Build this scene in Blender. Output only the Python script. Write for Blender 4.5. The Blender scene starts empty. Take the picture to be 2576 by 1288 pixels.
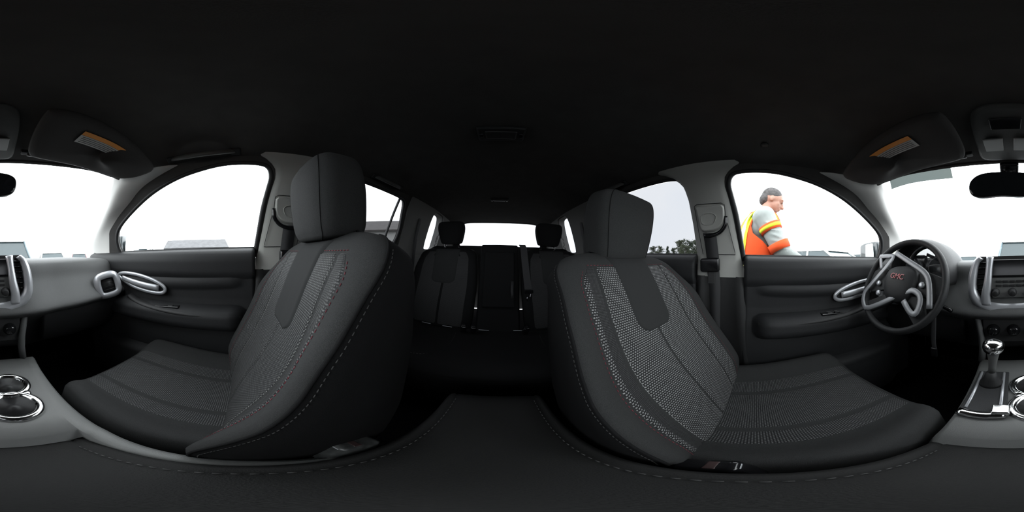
import bpy, bmesh, math, random
import numpy as np
from math import sin, cos, tan, pi, radians, sqrt, atan2, exp
from mathutils import Vector, Matrix, Euler
from mathutils import noise as mnoise

# ------------------------------------------------------------------ camera, sky, exposure
# car axes: +X passenger side, +Y towards the bonnet, origin at the lens between the front seats, ground at z=-1.18
YAW, ROLL, PITCH = radians(4.33), radians(1.4), radians(1.0)
SC = bpy.context.scene
COL = SC.collection
cam_d = bpy.data.cameras.new('camera')
cam_d.type = 'PANO'
cam_d.panorama_type = 'EQUIRECTANGULAR'
try:
    cam_d.cycles.panorama_type = 'EQUIRECTANGULAR'
except Exception:
    pass
cam_d.clip_start = 0.005
cam_d.clip_end = 500
cam = bpy.data.objects.new('camera', cam_d)
COL.objects.link(cam)
f_ = Vector((-sin(YAW), -cos(YAW), 0)); r_ = Vector((-cos(YAW), sin(YAW), 0)); u_ = Vector((0, 0, 1))
Mt = Matrix.Rotation(ROLL, 3, 'Y') @ Matrix.Rotation(PITCH, 3, 'X')
f_, r_, u_ = Mt @ f_, Mt @ r_, Mt @ u_
cam.matrix_world = Matrix(((r_.x, u_.x, -f_.x, 0), (r_.y, u_.y, -f_.y, 0), (r_.z, u_.z, -f_.z, 0), (0, 0, 0, 1)))
SC.camera = cam

SC.view_settings.view_transform = 'Standard'
SC.view_settings.look = 'None'
SC.view_settings.gamma = 1
SC.view_settings.exposure = 0.0
SC.view_settings.use_curve_mapping = False

SKY = 3.2
w = bpy.data.worlds.new('overcast_sky'); SC.world = w; w.use_nodes = True
nt = w.node_tree; nt.nodes.clear()
out = nt.nodes.new('ShaderNodeOutputWorld'); bg = nt.nodes.new('ShaderNodeBackground')
tc = nt.nodes.new('ShaderNodeTexCoord')
dot = nt.nodes.new('ShaderNodeVectorMath'); dot.operation = 'DOT_PRODUCT'
dot.inputs[1].default_value = (0.75, -0.62, 0.25)           # brighter cloud on the passenger side, towards the rear
mr = nt.nodes.new('ShaderNodeMapRange'); mr.interpolation_type = 'SMOOTHSTEP'
mr.inputs['From Min'].default_value = -0.05; mr.inputs['From Max'].default_value = 0.75
mr.inputs['To Min'].default_value = SKY; mr.inputs['To Max'].default_value = SKY * 2.3
nz = nt.nodes.new('ShaderNodeTexNoise'); nz.inputs['Scale'].default_value = 2.2; nz.inputs['Detail'].default_value = 4
cr = nt.nodes.new('ShaderNodeValToRGB')
cr.color_ramp.elements[0].position = 0.3; cr.color_ramp.elements[0].color = (0.90, 0.94, 0.99, 1)
cr.color_ramp.elements[1].position = 0.7; cr.color_ramp.elements[1].color = (0.97, 0.985, 1.0, 1)
nt.links.new(tc.outputs['Generated'], dot.inputs[0]); nt.links.new(tc.outputs['Generated'], nz.inputs['Vector'])
nt.links.new(dot.outputs['Value'], mr.inputs['Value']); nt.links.new(nz.outputs['Fac'], cr.inputs['Fac'])
nt.links.new(cr.outputs['Color'], bg.inputs['Color']); dot2 = nt.nodes.new('ShaderNodeVectorMath'); dot2.operation = 'DOT_PRODUCT'; dot2.inputs[1].default_value = (0.0, 0.97, 0.2)   # open sky ahead
mr2 = nt.nodes.new('ShaderNodeMapRange'); mr2.interpolation_type = 'SMOOTHSTEP'
mr2.inputs['From Min'].default_value = 0.1; mr2.inputs['From Max'].default_value = 0.95; mr2.inputs['To Min'].default_value = 0; mr2.inputs['To Max'].default_value = SKY * 1.1
nt.links.new(tc.outputs['Generated'], dot2.inputs[0]); nt.links.new(dot2.outputs['Value'], mr2.inputs['Value'])
sm = nt.nodes.new('ShaderNodeMath'); sm.operation = 'ADD'
nt.links.new(mr.outputs['Result'], sm.inputs[0]); nt.links.new(mr2.outputs['Result'], sm.inputs[1]); nt.links.new(sm.outputs['Value'], bg.inputs['Strength'])
nt.links.new(bg.outputs['Background'], out.inputs['Surface'])
w.cycles.sampling_method = 'MANUAL'; w.cycles.sample_map_resolution = 256
SC.cycles.use_denoising = True
SC.cycles.max_bounces = 8
SC.cycles.diffuse_bounces = 5
SC.cycles.transparent_max_bounces = 16
SC.cycles.sample_clamp_indirect = 6
SC.cycles.caustics_reflective = False
SC.cycles.caustics_refractive = False

# ------------------------------------------------------------------ materials
MATS = {}
def mat(name, col, rough=0.6, metal=0.0, spec=0.5, bump=0.0, bscale=400, var=0.0, vscale=30, emit=None, coat=0.0, sheen=0.0):
    if name in MATS: return MATS[name]
    m = bpy.data.materials.new(name); m.use_nodes = True; n = m.node_tree
    b = n.nodes['Principled BSDF']
    b.inputs['Base Color'].default_value = (*col, 1); b.inputs['Roughness'].default_value = rough
    b.inputs['Metallic'].default_value = metal; b.inputs['Specular IOR Level'].default_value = spec
    if coat: b.inputs['Coat Weight'].default_value = coat; b.inputs['Coat Roughness'].default_value = 0.05
    if sheen: b.inputs['Sheen Weight'].default_value = sheen
    t = n.nodes.new('ShaderNodeTexCoord')
    if var:
        z = n.nodes.new('ShaderNodeTexNoise'); z.inputs['Scale'].default_value = vscale; z.inputs['Detail'].default_value = 6
        r = n.nodes.new('ShaderNodeMapRange'); r.inputs['To Min'].default_value = 1 - var; r.inputs['To Max'].default_value = 1 + var
        r.inputs['From Min'].default_value = 0.3; r.inputs['From Max'].default_value = 0.7
        x = n.nodes.new('ShaderNodeMixRGB'); x.blend_type = 'MULTIPLY'; x.inputs['Fac'].default_value = 1
        x.inputs['Color1'].default_value = (*col, 1)
        n.links.new(t.outputs['Object'], z.inputs['Vector']); n.links.new(z.outputs['Fac'], r.inputs['Value'])
        n.links.new(r.outputs['Result'], x.inputs['Color2']); n.links.new(x.outputs['Color'], b.inputs['Base Color'])
    if bump:
        z = n.nodes.new('ShaderNodeTexNoise'); z.inputs['Scale'].default_value = bscale; z.inputs['Detail'].default_value = 3
        bp = n.nodes.new('ShaderNodeBump'); bp.inputs['Strength'].default_value = bump; bp.inputs['Distance'].default_value = 0.002
        n.links.new(t.outputs['Object'], z.inputs['Vector']); n.links.new(z.outputs['Fac'], bp.inputs['Height'])
        n.links.new(bp.outputs['Normal'], b.inputs['Normal'])
    if emit:
        b.inputs['Emission Color'].default_value = (*emit[:3], 1); b.inputs['Emission Strength'].default_value = emit[3]
    MATS[name] = m
    return m

def weave(name, dot_col, gap_col, bw=0.0062, bh=0.0046, mortar=0.0013):
    m = bpy.data.materials.new(name); m.use_nodes = True; n = m.node_tree; b = n.nodes['Principled BSDF']
    uv = n.nodes.new('ShaderNodeUVMap'); uv.uv_map = 'UVMap'
    k = n.nodes.new('ShaderNodeTexBrick'); k.offset = 0.5; k.squash = 1
    k.inputs['Scale'].default_value = 1; k.inputs['Brick Width'].default_value = bw; k.inputs['Row Height'].default_value = bh
    k.inputs['Mortar Size'].default_value = mortar; k.inputs['Mortar Smooth'].default_value = 0.6; k.inputs['Bias'].default_value = 0
    k.inputs['Color1'].default_value = (*dot_col, 1); k.inputs['Color2'].default_value = (*[c * 0.8 for c in dot_col], 1)
    k.inputs['Mortar'].default_value = (*gap_col, 1)
    bp = n.nodes.new('ShaderNodeBump'); bp.inputs['Strength'].default_value = 0.6; bp.inputs['Distance'].default_value = 0.0012; bp.invert = True
    n.links.new(uv.outputs['UV'], k.inputs['Vector']); n.links.new(k.outputs['Color'], b.inputs['Base Color'])
    n.links.new(k.outputs['Fac'], bp.inputs['Height']); n.links.new(bp.outputs['Normal'], b.inputs['Normal'])
    b.inputs['Roughness'].default_value = 0.7; b.inputs['Specular IOR Level'].default_value = 0.3
    return m

def glass_mat(name, tint, refl=0.04):
    m = bpy.data.materials.new(name); m.use_nodes = True; n = m.node_tree; n.nodes.clear()
    o = n.nodes.new('ShaderNodeOutputMaterial'); t = n.nodes.new('ShaderNodeBsdfTransparent'); t.inputs['Color'].default_value = (*tint, 1)
    g = n.nodes.new('ShaderNodeBsdfGlossy'); g.inputs['Roughness'].default_value = 0.02
    f = n.nodes.new('ShaderNodeLayerWeight'); f.inputs['Blend'].default_value = .5
    pw = n.nodes.new('ShaderNodeMath'); pw.operation = 'POWER'; pw.inputs[1].default_value = 5
    ad = n.nodes.new('ShaderNodeMath'); ad.operation = 'MULTIPLY_ADD'; ad.inputs[1].default_value = 1 - refl; ad.inputs[2].default_value = refl
    mx = n.nodes.new('ShaderNodeMixShader')
    n.links.new(f.outputs['Facing'], pw.inputs[0]); n.links.new(pw.outputs['Value'], ad.inputs[0]); n.links.new(ad.outputs['Value'], mx.inputs['Fac']); n.links.new(t.outputs['BSDF'], mx.inputs[1]); n.links.new(g.outputs['BSDF'], mx.inputs[2])
    n.links.new(mx.outputs['Shader'], o.inputs['Surface'])
    return m

M = dict(
    headliner=mat('headliner_fabric', (.062, .060, .059), .95, spec=.1, bump=.3, bscale=900, var=.08, vscale=14),
    trimlight=mat('pale_windscreen_pillar_plastic', (.78, .77, .75), .6, spec=.3, bump=.15, bscale=700),
    trimgrey=mat('grey_pillar_plastic', (.36, .36, .34), .6, spec=.3, bump=.15, bscale=700),
    cargogrey=mat('grey_cargo_trim', (.16, .16, .155), .75, spec=.2, bump=.15, bscale=700),
    black=mat('black_grained_plastic', (.020, .020, .021), .55, spec=.4, bump=.25, bscale=800),
    dash=mat('dashboard_grained_skin', (.092, .094, .095), .62, spec=.45, bump=.35, bscale=650),
    console=mat('console_plastic', (.13, .132, .13), .5, spec=.5, bump=.25, bscale=650),
    armlid=mat('armrest_vinyl', (.013, .013, .013), .7, spec=.2, bump=.3, bscale=600),
    doorp=mat('door_panel_plastic', (.017, .0175, .019), .6, spec=.35, bump=.25, bscale=600),
    silver=mat('satin_silver_paint', (.52, .53, .56), .36, metal=.55),
    silverd=mat('dull_silver_paint', (.27, .275, .29), .4, metal=.4),
    chrome=mat('bright_chrome', (.78, .78, .78), .12, metal=1),
    rubber=mat('black_rubber', (.012, .012, .013), .5, spec=.4),
    gloss=mat('gloss_black_plastic', (.008, .008, .009), .12, spec=.5),
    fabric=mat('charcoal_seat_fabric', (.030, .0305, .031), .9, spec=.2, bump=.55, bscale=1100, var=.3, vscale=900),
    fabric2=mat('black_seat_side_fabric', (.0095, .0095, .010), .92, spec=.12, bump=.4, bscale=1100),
    patch=mat('smooth_grey_seat_fabric', (.025, .0255, .026), .9, spec=.15, bump=.25, bscale=1500),
    thread=mat('grey_thread', (.065, .065, .065), .8), redthread=mat('dark_red_thread', (.16, .022, .035), .8),
    whitethread=mat('pale_thread', (.30, .30, .29), .8),
    carpet=mat('black_carpet', (.012, .012, .013), 1.0, spec=.05, bump=.8, bscale=500),
    belt=mat('black_belt_webbing', (.026, .026, .028), .7, spec=.4, bump=.3, bscale=900),
    redp=mat('red_button_plastic', (.45, .02, .015), .4),
    orange=mat('orange_warning_strip', (.60, .22, .03), .6), paper=mat('white_warning_label', (.42, .42, .41), .6),
    ink=mat('grey_print', (.06, .06, .06), .7),
)
M['weave'] = weave('woven_mesh_fabric', (.27, .275, .275), (.007, .007, .008), .0074, .0056, .0021)
M['weavedim'] = weave('dark_and_shaded_mesh_fabric', (.062, .063, .064), (.006, .006, .007), .0042, .0034, .0009)  # band shade painted on the front seats; plain dark mesh on the bench
M['weaveP'] = weave('knitted_mesh_fabric', (.095, .097, .098), (.008, .008, .009), .0066, .0046, .0015)
M['glass'] = glass_mat('clear_window_glass', (.93, .96, .95))
M['privacy'] = glass_mat('dark_privacy_glass', (.27, .275, .285))
M['lens'] = glass_mat('coated_cluster_lens', (.6, .6, .6), .34)
M['band'] = glass_mat('dotted_windscreen_band', (.045, .052, .05))

# ------------------------------------------------------------------ mesh helpers
ORG = {}
def org(p):
    return ORG.get(p.name, Vector((0, 0, 0))) if p else Vector((0, 0, 0))
def link(name, me, parent=None, loc=None):
    o = bpy.data.objects.new(name, me); COL.objects.link(o)
    if parent: o.parent = parent
    return o
def mesh(name, verts, faces, m, parent=None, smooth=True, uvs=None, loc=None, recalc=True, mats=None, fmat=None, bevel=0, sub=0, solid=0, soff=1):
    """verts in world coordinates of the builder; stored relative to the parent thing's base"""
    base = org(parent) if parent else Vector(loc or (0, 0, 0))
    me = bpy.data.meshes.new(name)
    me.from_pydata([tuple(Vector(v) - base) for v in verts], [], [tuple(f) for f in faces]); me.update()
    if uvs is not None:
        l = me.uv_layers.new(name='UVMap')
        for lp in me.loops: l.data[lp.index].uv = uvs[lp.vertex_index]
    for mm in (mats or [m]): me.materials.append(mm)
    if fmat:
        for i, p in enumerate(me.polygons): p.material_index = fmat[i]
    if recalc:
        bm = bmesh.new(); bm.from_mesh(me); bmesh.ops.recalc_face_normals(bm, faces=bm.faces); bm.to_mesh(me); bm.free()
    if smooth: me.polygons.foreach_set('use_smooth', [True] * len(me.polygons))
    o = link(name, me, parent)
    if not parent: o.location = base
    ORG[o.name] = base
    if bevel:
        b = o.modifiers.new('b', 'BEVEL'); b.width = bevel; b.segments = 3; b.limit_method = 'ANGLE'; b.angle_limit = radians(35)
    if solid:
        s = o.modifiers.new('s', 'SOLIDIFY'); s.thickness = solid; s.offset = soff
    if sub:
        s = o.modifiers.new('d', 'SUBSURF'); s.levels = sub; s.render_levels = sub
    if smooth and (bevel or solid):
        w_ = o.modifiers.new('wn', 'WEIGHTED_NORMAL'); w_.keep_sharp = True
    return o
def thing(name, label, cat, loc, group=None, kind=None, rotz=0):
    o = bpy.data.objects.new(name, None); COL.objects.link(o); o.location = loc; o.rotation_euler = (0, 0, rotz)
    o.empty_display_size = .05
    ORG[o.name] = Vector(loc)
    tag(o, label, cat, group, kind)
    return o
def tag(o, label=None, cat=None, group=None, kind=None):
    if label: o['label'] = label
    if cat: o['category'] = cat
    if group: o['group'] = group
    if kind: o['kind'] = kind
    return o
class Acc:
    """collects pieces of one part"""
    def __init__(s): s.v = []; s.f = []; s.u = []
    def add(s, v, f, u=None):
        n = len(s.v); s.v += [Vector(p) for p in v]; s.f += [tuple(i + n for i in q) for q in f]; s.u += (u or [(0, 0)] * len(v)); return s
    def build(s, name, m, parent=None, **k): return mesh(name, s.v, s.f, m, parent, **k)
def g_box(c, s, rot=None):
    R = rot if rot is not None else Matrix.Identity(3); c = Vector(c)
    vs = [c + R @ Vector((x * s[0] / 2, y * s[1] / 2, z * s[2] / 2)) for x in (-1, 1) for y in (-1, 1) for z in (-1, 1)]
    return vs, [(0, 1, 3, 2), (4, 6, 7, 5), (0, 4, 5, 1), (2, 3, 7, 6), (0, 2, 6, 4), (1, 5, 7, 3)]
def box(name, c, s, m, parent=None, rot=None, bevel=.003, **k):
    v, f = g_box(c, s, rot); return mesh(name, v, f, m, parent, bevel=bevel, **k)
def rot(x=0, y=0, z=0): return Euler((radians(x), radians(y), radians(z))).to_matrix()
def g_loft(rings, closed=True, cap=True, closeu=False):
    n = len(rings[0]); v = [p for r in rings for p in r]; f = []
    m = len(rings)
    for i in range(m if closeu else m - 1):
        for j in range(n if closed else n - 1):
            a, b = i * n + j, i * n + (j + 1) % n; c, d = ((i + 1) % m) * n + (j + 1) % n, ((i + 1) % m) * n + j
            f.append((a, b, c, d))
    if cap and closed and not closeu:
        f.append(tuple(range(n))[::-1]); f.append(tuple((m - 1) * n + j for j in range(n)))
    return v, f
def cat(pts, n=6, closed=False):
    """Catmull-Rom through points"""
    P = [Vector(p) for p in pts]; L = len(P); res = []
    for i in range(L if closed else L - 1):
        p0 = P[(i - 1) % L] if closed or i > 0 else P[0] * 2 - P[1]
        p1, p2 = P[i], P[(i + 1) % L]
        p3 = P[(i + 2) % L] if closed or i + 2 < L else p2 * 2 - p1
        for k in range(n):
            t = k / n; res.append(.5 * ((2 * p1) + (-p0 + p2) * t + (2 * p0 - 5 * p1 + 4 * p2 - p3) * t * t + (-p0 + 3 * p1 - 3 * p2 + p3) * t ** 3))
    if not closed: res.append(P[-1])
    return res
def g_tube(pts, r, closed=False, n=8, up=None):
    """r: radius, (rx, ry) or a list of radii along the path"""
    P = [Vector(p) for p in pts]; L = len(P); rings = []
    T0 = None; N = None
    for i, p in enumerate(P):
        a = P[(i - 1) % L] if closed or i > 0 else p; b = P[(i + 1) % L] if closed or i < L - 1 else p
        T = (b - a).normalized()
        if N is None:
            ref = Vector(up) if up else (Vector((0, 0, 1)) if abs(T.z) < .9 else Vector((1, 0, 0)))
            N = (ref - T * ref.dot(T)).normalized()
        elif up:
            ref = Vector(up); N = (ref - T * ref.dot(T)).normalized()
        else:
            N = (N - T * N.dot(T)).normalized()
        B = T.cross(N)
        rr = r[i] if isinstance(r, list) else r
        rx, ry = rr if isinstance(rr, tuple) else (rr, rr)
        rings.append([p + N * (rx * cos(2 * pi * k / n)) + B * (ry * sin(2 * pi * k / n)) for k in range(n)])
    return g_loft(rings, True, not closed, closed)
def tube(name, pts, r, m, parent=None, closed=False, n=8, up=None, **k):
    v, f = g_tube(pts, r, closed, n, up); return mesh(name, v, f, m, parent, **k)
def g_dashes(pts, r, on, off, n=4):
    a = Acc(); P = [Vector(p) for p in pts]; d = 0; cur = None; seg = []
    tot = [0]
    for i in range(1, len(P)): tot.append(tot[-1] + (P[i] - P[i - 1]).length)
    def at(s):
        for i in range(1, len(P)):
            if s <= tot[i]:
                t = (s - tot[i - 1]) / max(1e-9, tot[i] - tot[i - 1]); return P[i - 1].lerp(P[i], t)
        return P[-1]
    s = 0
    while s + on < tot[-1]:
        a.add(*g_tube([at(s), at(s + on)], r, n=n)); s += on + off
    return a
def g_disc(c, nrm, rad, h, n=24, prof=None):
    """lathe about nrm from profile [(r, h)]"""
    nrm = Vector(nrm).normalized(); ref = Vector((0, 0, 1)) if abs(nrm.z) < .9 else Vector((1, 0, 0))
    a = nrm.cross(ref).normalized(); b = nrm.cross(a); c = Vector(c)
    prof = prof or [(rad, 0), (rad, h)]
    return g_loft([[c + nrm * hh + (a * cos(2 * pi * k / n) + b * sin(2 * pi * k / n)) * rr for k in range(n)] for rr, hh in prof])
def prism(name, poly, m, parent, nrm, th, bevel=.002, **k):
    """closed polygon of world points given thickness along nrm"""
    P = [Vector(p) for p in poly]; d = Vector(nrm).normalized() * th; n = len(P)
    v = P + [p + d for p in P]
    f = [tuple(range(n)), tuple(range(2 * n - 1, n - 1, -1))] + [(i, (i + 1) % n, n + (i + 1) % n, n + i) for i in range(n)]
    return mesh(name, v, f, m, parent, bevel=bevel, **k)
def fill2d(outer, holes, fn, m, name, parent=None, solid=0, soff=1, **k):
    bm = bmesh.new()
    for lp in [outer] + holes:
        vs = [bm.verts.new((p[0], p[1], 0)) for p in lp]
        for i in range(len(vs)): bm.edges.new((vs[i], vs[(i + 1) % len(vs)]))
    bmesh.ops.triangle_fill(bm, use_beauty=True, use_dissolve=False, edges=bm.edges[:], normal=(0, 0, 1))
    v = [fn(p.co.x, p.co.y) for p in bm.verts]; bm.verts.index_update(); f = [[q.index for q in t.verts] for t in bm.faces]
    bm.free()
    return mesh(name, v, f, m, parent, smooth=False, solid=solid, soff=soff, **k)
def smooth01(a, b, x):
    t = min(1, max(0, (x - a) / (b - a))); return t * t * (3 - 2 * t)

# ------------------------------------------------------------------ the car's shell (the setting)
def XS(z): return .70 - .30 * max(z, 0)
WF = cat([(-.045, .0, 0), (-.06, .09, 0), (-.075, .18, 0), (-.092, .25, 0), (-.102, .30, 0), (-.092, .338, 0), (-.062, .353, 0), (0, .357, 0), (.07, .355, 0), (.15, .343, 0),
          (.25, .322, 0), (.36, .286, 0), (.46, .24, 0), (.56, .185, 0), (.622, .14, 0), (.648, .09, 0), (.648, .04, 0), (.63, .0, 0)], 4)
WR = cat([(-.25, 0.005, 0), (-.257, .14, 0), (-.268, .25, 0), (-.283, .312, 0), (-.305, .343, 0), (-.34, .354, 0), (-.405, .358, 0), (-.51, .358, 0), (-.62, .356, 0), (-.80, .352, 0),
          (-.865, .345, 0), (-.893, .318, 0), (-.905, .25, 0), (-.915, .16, 0), (-.90, .08, 0), (-.86, .02, 0)], 4)
WQ = cat([(-1.325, .05, 0), (-1.32, .15, 0), (-1.325, .25, 0), (-1.34, .32, 0), (-1.37, .36, 0), (-1.45, .375, 0), (-1.56, .37, 0), (-1.60, .34, 0), (-1.62, .25, 0), (-1.62, .10, 0), (-1.61, .04, 0), (-1.55, .025, 0), (-1.36, .025, 0)], 4, True)
WF2 = [(p.x, p.y) for p in WF]; WR2 = [(p.x, p.y) for p in WR]; WQ2 = [(p.x, p.y) for p in WQ]
for s, nm in ((1, 'right'), (-1, 'left')):
    outer = [(.745, -.02), (.735, .03), (.70, .13), (.655, .20), (.59, .265), (.51, .32), (.44, .37), (.40, .40), (0, .42), (-1.2, .42), (-2.2, .42), (-2.3, -.02)]
    o = fill2d(outer, [WF2, WR2, WQ2], lambda y, z: (s * (XS(z) + .001), y, z), M['cargogrey'] if 0 else M['headliner'], 'wall_' + nm, solid=.022, soff=0)
    tag(o, kind='structure')
    # cargo side trim and rear pillar covers: the paler panel behind the rear door
    outer = [(-.935, -.02), (-.945, .17), (-.935, .29), (-.955, .39), (-1.5, .39), (-2.12, .38), (-2.25, -.02)]
    o = fill2d(outer, [WQ2], lambda y, z: (s * (XS(z) - .014), y, z), M['cargogrey'], 'trim_%d' % (5 if s > 0 else 6), solid=.01, soff=0)
    tag(o, kind='structure')
    # reveal of the quarter window
    ring = [[Vector((s * (XS(p.y) - .012 + d), p.x, p.y)) for p in WQ] for d in (0, .075)]
    v, f = g_loft(ring, True, False); q = mesh('window_reveal', v, f, M['cargogrey'], None); q.parent = o

def pane(name, loop, fn, m, th=.004):
    P = [Vector(fn(p.x, p.y)) for p in loop]; c = sum(P, Vector()) / len(P)
    o = mesh(name, P, [tuple(range(len(P)))], m, None, smooth=False)
    tag(o, kind='structure'); return o
k = 1
for s in (1, -1):
    for L, m, dx in ((WF, M['glass'], .012), (WR, M['privacy'], .012), (WQ, M['privacy'], .058)):
        g = pane('window_%d' % k, L, lambda y, z: (s * (XS(z) + dx), y, z), m); k += 1
        if L is not WQ:
            pts = [(s * (XS(p.y) - .004), p.x, p.y) for p in L]; cy_ = .27 if L is WF else -.58
            q = tube('window_seal', [(a_ , b_ + (b_ - cy_) * .02, c_ + (c_ - .18) * .02) for a_, b_, c_ in pts], (.009, .012), M['rubber'], None, n=8, up=(1, 0, 0)); q.parent = g
            pts = [(s * (XS(p.y) + .004), p.x + (.004 if L is WF else -.004) * 0, p.y) for p in L]
        if L is WR:
            q = tube('divider_bar', [(s * (XS(z) + .004), y, z) for y, z in ((-.848, .352), (-.825, .25), (-.80, .12), (-.79, .01))], (.010, .006), M['rubber'], None, up=(1, 0, 0)); q.parent = g

# headliner
def zc(x, y):
    z = .435
    if y > .2: z -= .040 * smooth01(.2, .58, y)
    if y < -1.2: z -= .035 * smooth01(-1.2, -2.15, y) if False else .035 * smooth01(1.2, 2.15, -y)
    a = abs(x)
    z -= .055 * max(0, (a - .36) / .225) ** 2.2
    return z
def yfront(x):
    a = abs(x); return .575 - .075 * (a / .52) ** 2 - (.30 * ((a - .52) / .065) if a > .52 else 0) * .6
NX, NY = 60, 90
V = []; F = []
for i in range(NX + 1):
    x = -.588 + 1.176 * i / NX
    for j in range(NY + 1):
        y = -2.16 + (yfront(x) + 2.16) * j / NY
        V.append((x, y, zc(x, y)))
for i in range(NX):
    for j in range(NY):
        a = i * (NY + 1) + j; F.append((a, a + 1, a + NY + 2, a + NY + 1))
ceil = mesh('ceiling', V, F, M['headliner'], solid=.02, soff=1); tag(ceil, kind='structure')
hdr = [(x, yfront(x) + .004, zc(x, yfront(x)) - .002) for x in np.linspace(-.5, .5, 41)]
q = tube('header_edge', hdr, (.006, .010), M['headliner'], None, up=(0, 0, 1)); q.parent = ceil

# windscreen pillars, light grey
WE = [(.515, .508, .372), (.545, .575, .315), (.58, .65, .262), (.635, .785, .20), (.70, .97, .105), (.745, 1.06, .02), (.755, 1.10, -.08)]
DE = [(.588, .22, .378), (.603, .40, .322), (.622, .50, .262), (.642, .59, .205), (.664, .655, .135), (.692, .69, .03), (.70, .70, -.05)]
for s in (1, -1):
    A = cat(WE, 5); B = cat(DE, 5); rings = []
    for a, b in zip(A, B):
        mid = (a + b) / 2 + Vector((-.028, -.012, -.012)); row = cat([a, a.lerp(mid, .5) + Vector((-.012, -.012, 0)), mid, b.lerp(mid, .4) + Vector((-.006, 0, 0)), b], 4)
        rings.append([Vector((s * p.x, p.y, p.z)) for p in row])
    v, f = g_loft(rings, False, False)
    o = mesh('trim_%d' % (1 if s > 0 else 2), v, f, M['trimlight'], solid=.004, soff=0); tag(o, kind='structure')
    # black door frame edge behind the pillar
# windscreen glass
top = [Vector((x, yfront(x) + .006, zc(x, yfront(x)) + .004)) for x in np.linspace(-.515, .515, 25)]
rings = []
for t in np.linspace(0, 1, 12):
    row = []
    for i, p in enumerate(top):
        u = (i / 24 - .5) * 2
        e = cat([Vector(q) for q in WE[:6]], 8)[int(round(t * 40))]
        bx = u * (e.x + .006)
        yc = p.y + (1.22 - .575) * t
        y = e.y + .004 + (1 - abs(u) ** 2) * (yc - e.y) if t > 0 else p.y
        z = p.z + (-.05 - p.z) * t * 1.0
        ze = e.z
        z = ze + (1 - abs(u) ** 6) * (z - ze) if t > 0 else p.z
        row.append(Vector((bx, y, z)))
    rings.append(row)
v, f = g_loft(rings, False, False)
ws = mesh('window_7', v, f, M['glass']); tag(ws, kind='structure')
# dotted shade band on the driver's side top corner of the windscreen
bnd = [(rings[0][i] + Vector((0, -.004, -.004)), rings[1][i] + Vector((0, -.006, -.002))) for i in range(1, 8)]
v = [p for ab in bnd for p in ab]; f = [(2 * i, 2 * i + 1, 2 * i + 3, 2 * i + 2) for i in range(6)]
q = mesh('dotted_band', v, f, M['band']); q.parent = ws

# rear gate with its window
def RG(x, z): return (x, -2.11 - .35 * (.40 - z), z)
RW = cat([(-.56, .10, 0), (-.55, .25, 0), (-.53, .37, 0), (-.45, .395, 0), (0, .402, 0), (.45, .395, 0), (.53, .37, 0), (.55, .25, 0), (.56, .10, 0), (.45, .085, 0), (0, .083, 0), (-.45, .085, 0)], 5, True)
o = fill2d([(-.75, -.90), (.75, -.90), (.75, .5), (-.75, .5)], [[(p.x, p.y) for p in RW]], RG, M['black'], 'wall_rear', solid=.03, soff=0); tag(o, kind='structure')
g = pane('window_8', RW, lambda x, z: tuple(Vector(RG(x, z)) + Vector((0, -.02, 0))), M['privacy'])
q = tube('window_seal', [Vector(RG(p.x, p.y)) + Vector((0, .012, 0)) for p in RW], .010, M['rubber'], None, True); q.parent = g
# floor, firewall, tunnel
o = box('floor', (0, -.55, -.875), (1.60, 3.6, .05), M['carpet'], bevel=0); tag(o, kind='structure')
for s in (1, -1):
    q = box('kick_panel', (s * .74, 1.03, -.46), (.10, .42, .88), M['carpet'], bevel=0); tag(q, kind='structure')
    q.name = 'trim_%d' % (11 if s > 0 else 12)
o = box('wall_front', (0, 1.19, -.47), (1.60, .04, .86), M['carpet'], bevel=0); tag(o, kind='structure')
v, f = g_loft([[(x, y, z) for x, z in ((-.16, -.85), (-.13, -.68), (.13, -.68), (.16, -.85))] for y in (1.15, -.55)])
o = mesh('trim_9', v, f, M['carpet'], bevel=.01); tag(o, kind='structure')
# cargo side lower walls
for s in (1, -1):
    o = box('trim_%d' % (7 if s > 0 else 8), (s * .71, -1.62, -.43), (.05, 1.32, .86), M['cargogrey'], bevel=.01); tag(o, kind='structure')

# ------------------------------------------------------------------ doors
def door_x(y, z, y0, y1, front):
    P = [(0.02, .712), (0, .704), (-.008, .674), (-.03, .664), (-.08, .668), (-.105, .684), (-.20, .69), (-.245, .688), (-.275, .685), (-.36, .68), (-.42, .678), (-.55, .682), (-.60, .678), (-.72, .684), (-.86, .692)]
    zs = [p[0] for p in P][::-1]; xs = [p[1] for p in P][::-1]
    x = float(np.interp(z, zs, xs))
    ym = (y0 + y1) / 2
    a = smooth01(y0 + .04, y0 + .10, y) * (1 - smooth01(y1 - .30, y1 - .12, y))
    x -= .062 * a * (smooth01(.235, .262, -z) - smooth01(.30, .345, -z))
    # lower map pocket
    b = smooth01(y0 + .08, y0 + .2, y) * (1 - smooth01(y1 - .25, y1 - .1, y))
    x -= .045 * b * (smooth01(.50, .53, -z))
    # swooping crease rising towards the front
    zc_ = -.115 - .02 * sin((y - y0) * 3)
    x -= .012 * exp(-((z - zc_) / .018) ** 2) * a
    # recess with a slot below the belt
    return x
doors = [(1, 'door_1', -.045, .90, True), (1, 'door_2', -.99, -.255, False), (-1, 'door_3', -.045, .90, True), (-1, 'door_4', -.99, -.255, False)]
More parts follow.
